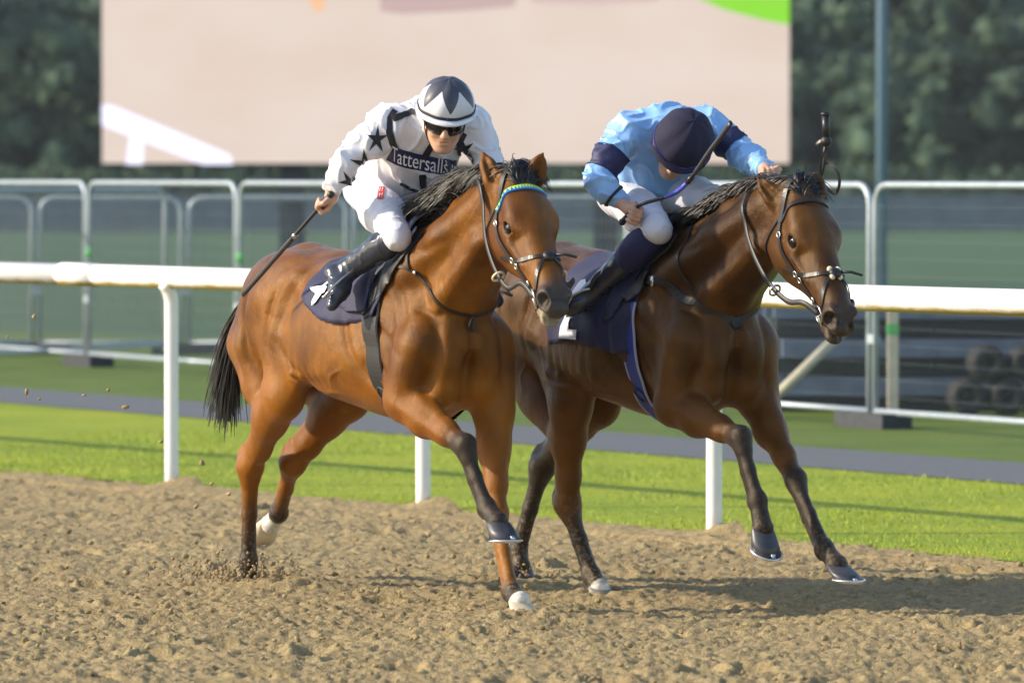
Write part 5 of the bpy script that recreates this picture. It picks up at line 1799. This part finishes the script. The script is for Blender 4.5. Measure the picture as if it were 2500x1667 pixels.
# ---- behind the fence at the right: stacked beams, tyres, post and brace
M_BEAM = plain('weathered_beam', (.095, .12, .175), .6, var=.2, scale=6, bump=.2)
M_DARKW = plain('gap_shade_and_clod', (.016, .016, .018), .8, var=.3)
M_TYRE = plain('black_tyre', (.007, .007, .008), .75, var=.3)
M_BEIGE = plain('pale_timber', (.46, .42, .32), .7, var=.15, scale=8)
for lay in range(3):
    for row in range(3):
        z = .19 + lay * .285; y = 42.35 + row * .34
        o = MB().box((0, 0, 0), (3.6, .30, .135)).build('beam', M_BEAM, None, False); o.location = (3.72 + .06 * ((lay * 7 + row * 3) % 4 - 1.5), y, z)
        pos = ('front', 'middle', 'back')[row]; lv = ('bottom', 'middle', 'top')[lay]
        tag(o, 'long grey beam in the %s layer of the stack, %s row' % (lv, pos), 'beam', 'stacked grey beams behind the fence')
    for k in range(3):  # near-black blocks paint the shade of the gaps between the layers
        o = MB().box((0, 0, 0), (1.17, .95, .13)).build('gap_shade', M_DARKW, None, False); o.location = (2.55 + k * 1.18, 42.76, .0485 + .285 * lay + (0.0))
        o.location.z = .055 + .285 * lay if lay else .058
        tag(o, 'dark block painted as the shaded gap under the %s beam layer, %s one' % (('bottom', 'middle', 'top')[lay], ('far left', 'central', 'tyre side')[k]), 'gap_shade', 'dark blocks painted as shaded gaps in the beam stack')
def tyre_mesh():
    mb = MB(); n, k = 28, 12
    for i in range(n):
        w = 2 * math.pi * i / n
        for j in range(k):
            q = 2 * math.pi * j / k
            rad = .175 + .125 * math.cos(q)
            mb.V.append((rad * math.cos(w), .10 * math.copysign(abs(math.sin(q)) ** .6, math.sin(q)), rad * math.sin(w)))
    for i in range(n):
        for j in range(k):
            mb.F.append((i * k + j, ((i + 1) % n) * k + j, ((i + 1) % n) * k + (j + 1) % k, i * k + (j + 1) % k))
    return mesh('tyre', mb.V, mb.F)
tm = tyre_mesh()
for (x, z, lb) in ((3.33, .14, 'small black tyre at the left foot of the tyre heap'), (3.62, .14, 'small black tyre at the right foot of the tyre heap'), (3.475, .385, 'small black tyre set on top of two others'), (3.77, .385, 'small black tyre at the upper right of the heap'), (3.92, .14, 'small black tyre at the far right foot of the heap')):
    for yy_, suf in ((41.55, ''), (41.80, ' with another tyre before it')):
        o = link('tyre', tm, M_TYRE); o.scale = (.47, .9, .47); o.location = (x, yy_, z); tag(o, lb + (suf or ', front one'), 'tyre', 'tyres heaped by the fence')
br = empty('timber_post', (2.72, 40.6, 0), 0, 'pale square timber post with a green band behind the fence', 'post')
MB().box((0, 0, .42), (.075, .075, .86)).build('shaft', M_BEIGE, br, False)
MB().box((0, 0, .66), (.081, .081, .075)).build('band', M_TAPE, br, False)
mb = MB(); mb.tube([(1.90, 41.3, .30), (2.32, 41.3, .69)], .035, 8)
bo_ = MB(); a_ = Vector((-.38, 0, -.02)); b_ = Vector((.26, 0, .60))
bo_.tube([a_, b_], .036, 8)
o = bo_.build('timber_brace', M_BEIGE); o.location = (2.16, 41.2, .05); tag(o, 'pale slanted brace leaning on the stack of beams', 'brace')

# ---- lamp mast and trees far behind
M_MAST = plain('mast_blue_grey', (.17, .26, .36), .5, .2)
lm = empty('light_mast', (4.55, 70, 0), 0, 'tall slim blue grey lighting mast beyond the field fence', 'mast')
MB().tube([(0, 0, 0), (0, 0, 6), (0, 0, 12)], [.070, .062, .05], 12).build('pole', M_MAST, lm)
mb = MB(); mb.box((0, 0, 12.05), (1.4, .3, .18)); mb.build('lamp_head', M_MAST, lm, False)
mb = MB(); mb.box((0, 0, .03), (.35, .35, .06)); mb.build('base_plate', M_MAST, lm, False)

def foliage_mat(name, a, b):
    t = NT(name)
    oi = t.n('ShaderNodeObjectInfo')
    v = t.coord()
    n = t.noise(.5, v, 3)
    c = t.mix(t.ramp(n, [(.35, (0,) * 3), (.65, (1,) * 3)]), a, b)
    c = t.mix(t.math('MULTIPLY', oi.outputs['Random'], .5), c, tuple(x * .55 for x in a))
    t.set(Base__Color=c, Roughness=.75)
    t.b.inputs['Specular IOR Level'].default_value = .2
    return t.m
M_LEAF = foliage_mat('tree_leaves', (.060, .105, .070), (.085, .132, .070))  # bluish tint puts distance haze into the leaf colour
M_BARK = plain('tree_bark', (.05, .04, .03), .9, var=.3, scale=4)
def crown_mesh(seed, n=2600):
    r = np.random.RandomState(seed)
    cs = [(r.normal(size=3) * V3(1.7, 1.7, 2.5) + V3(0, 0, 5.6), r.uniform(.6, 1.7)) for _ in range(34)]
    cs = [(V3(c[0], c[1], max(c[2], R_ * .8)), R_) for c, R_ in cs]
    V = []; Q = []
    for i in range(n):
        c, R_ = cs[r.randint(34)]
        d = unit(r.normal(size=3)); p = c + d * R_ * r.uniform(.45, 1.35)
        a = unit(np.cross(d, r.normal(size=3))); b = np.cross(d, a); a = a + d * r.normal() * .5
        s_ = r.uniform(.22, .46)
        V += [p - a * s_, p + b * s_ * .6, p + a * s_, p - b * s_ * .6]
        Q.append([4 * i, 4 * i + 1, 4 * i + 2, 4 * i + 3])
    # dense inner mass so that little of the sky comes through the middle
    for c, R_ in cs:                                    # the thick inner twigs and shaded leaves
        mb = MB().ball(c, V3(1, 1, 1) * R_ * r.uniform(.5, .8, 3), 8, 5); b0 = len(V)
        V += [V3(*p) + r.normal(size=3) * .28 for p in mb.V]; Q += [[q + b0 for q in f] for f in mb.F]
    return np_mesh('crown', np.array(V), np.array(Q))
crowns = [crown_mesh(s_) for s_ in range(4)]
def trunk_mesh(seed):
    r = np.random.RandomState(seed); mb = MB()
    mb.tube([(0, 0, -.1), (.05, .02, 2.4), (.1, .05, 5), (.1, 0, 8)], [.30, .24, .17, .05], 8)
    for k in range(6):
        a = r.uniform(0, 6.28); z = r.uniform(2.6, 6); l = r.uniform(1.2, 2.2)
        mb.tube([(.06, .02, z), (math.cos(a) * l * .5, math.sin(a) * l * .5, z + .7), (math.cos(a) * l, math.sin(a) * l, z + 1.5)], [.10, .07, .03], 6)
    return mesh('trunk', mb.V, mb.F)
trunks = [trunk_mesh(s_) for s_ in range(4)]
tr = random.Random(5)
ti = 0
for row, (ty, tsp, smin, smax) in enumerate(((296, 5.0, .75, 1.1), (312, 4.6, 1.1, 1.5), (330, 5.0, 1.5, 2.0))):
    x = -36 + row * 1.7
    while x < 36:
        s_ = tr.uniform(smin, smax); k = tr.randrange(4)
        root = empty('tree', (x + tr.uniform(-1, 1), ty + tr.uniform(-5, 5), 0), tr.uniform(0, 6.28),
                     ('dark leafy tree in the front row beyond the field', 'dark leafy tree in the middle row beyond the field', 'tall dark tree in the back row beyond the field')[row], 'tree', ('front row of trees', 'middle row of trees', 'back row of trees')[row])
        root.scale = (s_ * tr.uniform(.9, 1.25), s_ * tr.uniform(.9, 1.25), s_)
        link('crown', crowns[k], M_LEAF, root, False); link('trunk', trunks[k], M_BARK, root)
        x += tsp * tr.uniform(.75, 1.25)
# low dark hedge at the end of the field
mb = MB(); r = np.random.RandomState(77); V = []; Q = []
for i in range(9000):
    p = V3(r.uniform(-42, 42), 285 + r.normal() * .8, abs(r.uniform(0, 1)) ** .7 * (1.9 + .4 * math.sin(i * .01)))
    a = unit(r.normal(size=3)); b = unit(np.cross(a, r.normal(size=3))); s_ = r.uniform(.12, .28)
    V += [p - a * s_, p + b * s_ * .7, p + a * s_, p - b * s_ * .7]; Q.append([4 * i, 4 * i + 1, 4 * i + 2, 4 * i + 3])
o = link('hedge', np_mesh('hedge', np.array(V), np.array(Q)), M_LEAF, None, False); tag(o, 'low dark hedge along the far end of the field', 'hedge')
# low wall across the field
wl = empty('boundary_wall', (0, 182, 0), 0, 'low blue grey wall running across the far side of the field', 'wall')
for i in range(-5, 6):
    MB().box((i * 8, 0, .56), (7.97, .3, 1.12)).build('wall_panel', plain('wall_blue_grey', (.10, .13, .16), .8, var=.2, scale=2) if i == -5 else bpy.data.materials['wall_blue_grey'], wl, False)
# wooded rise behind
hv = []; hf = []
for i in range(41):
    for k in range(7):
        hv.append((-300 + 15 * i, 345 + 14 * k, 26 * sstep(0, 1, k / 6) + (2.0 * math.sin(i * 1.7 + k) if k else -.2)))
for i in range(40):
    for k in range(6):
        hf.append((i * 7 + k, (i + 1) * 7 + k, (i + 1) * 7 + k + 1, i * 7 + k + 1))
o = link('hill', mesh('hill', hv, hf), grass_mat('hill_wood', (.022, .042, .022), (.030, .055, .026), (.015, .03, .016), .3)); tag(o, kind='structure')

# ---- clods of sand flying up behind the hooves
ks = MB(); kr = np.random.RandomState(31)
for i in range(420):                                                  # sand thrown up round the planted hooves
    cx_, cy_, sp_ = ((-1.20, 24.50, .16), (-1.02, 24.42, .12), (-1.28, 24.58, .14), (.05, 24.72, .12))[kr.choice(4, p=[.5, .22, .13, .15])]
    V, F = protos[kr.randint(8)]
    q_ = kr.normal(size=3)
    zz = abs(q_[2]) * .035 * (1 + .8 * (kr.uniform() < .15))
    ks.add(V * kr.uniform(.0025, .008) + V3(cx_ + q_[0] * sp_ * .7 - zz * .6, cy_ + q_[1] * sp_ * .5, .015 + zz), F)
M_KICK = plain('kicked_sand', (.30, .215, .11), .95, var=.3, scale=40)
o = ks.build('kicked_sand', M_KICK); tag(o, 'sand kicked up round the planted hooves', 'sand', kind='stuff')
M_CLOD = plain('tan_clod', (.34, .25, .13), .95, var=.2, scale=30)
fl = [(-2.31, 24.6, 1.30), (-2.42, 24.3, 1.02), (-2.25, 24.4, 1.12), (-2.38, 24.2, 1.07), (-2.20, 24.8, 1.05), (-2.22, 24.5, .90), (-2.10, 24.6, .82), (-2.02, 24.3, .80), (-1.86, 24.7, .80), (-1.74, 24.5, .83),
      (-2.40, 24.6, .55), (-1.66, 24.4, .76), (-1.35, 24.8, .50), (-1.30, 24.6, .42), (-1.24, 24.9, .36), (-1.36, 24.5, .33), (-2.05, 24.4, 1.15), (-1.52, 24.6, .60)]
mats_fl = [lump(1, 40 + s_) for s_ in range(5)]
fm = [mesh('dirt_clod', V, F) for V, F in mats_fl]
for i, (x, y, z) in enumerate(fl):
    o = link('dirt_clod', fm[i % 5], M_CLOD)
    o.location = (x, y, z); s_ = rng.uniform(.006, .014); o.scale = (s_, s_, s_ * 1.1); o.rotation_euler = (i, i * 2.1, i * .7)
    tag(o, 'small clod of sand flung into the air behind the bay horse', 'clod', 'clods of sand in the air')
o = link('dirt_clod', fm[0], M_DARKW); o.location = (.335, 24.2, .84); o.scale = (.016, .012, .009); tag(o, 'dark clod in the air under the belly of the dark bay horse', 'clod')

# ---- evening haze: one closed box of thin air round the place
mb = MB(); mb.box((0, 215, 18), (760, 470, 42))
t = NT('haze_air'); t.t.nodes.remove(t.b)
vol_ = t.n('ShaderNodeVolumePrincipled', Density=.00014)
vol_.inputs['Color'].default_value = (.86, .92, 1, 1)
t.l(vol_.outputs[0], t.out.inputs['Volume'])
hz = mb.build('haze', t.m, None, False); tag(hz, 'thin evening haze over the field', 'haze', kind='stuff')
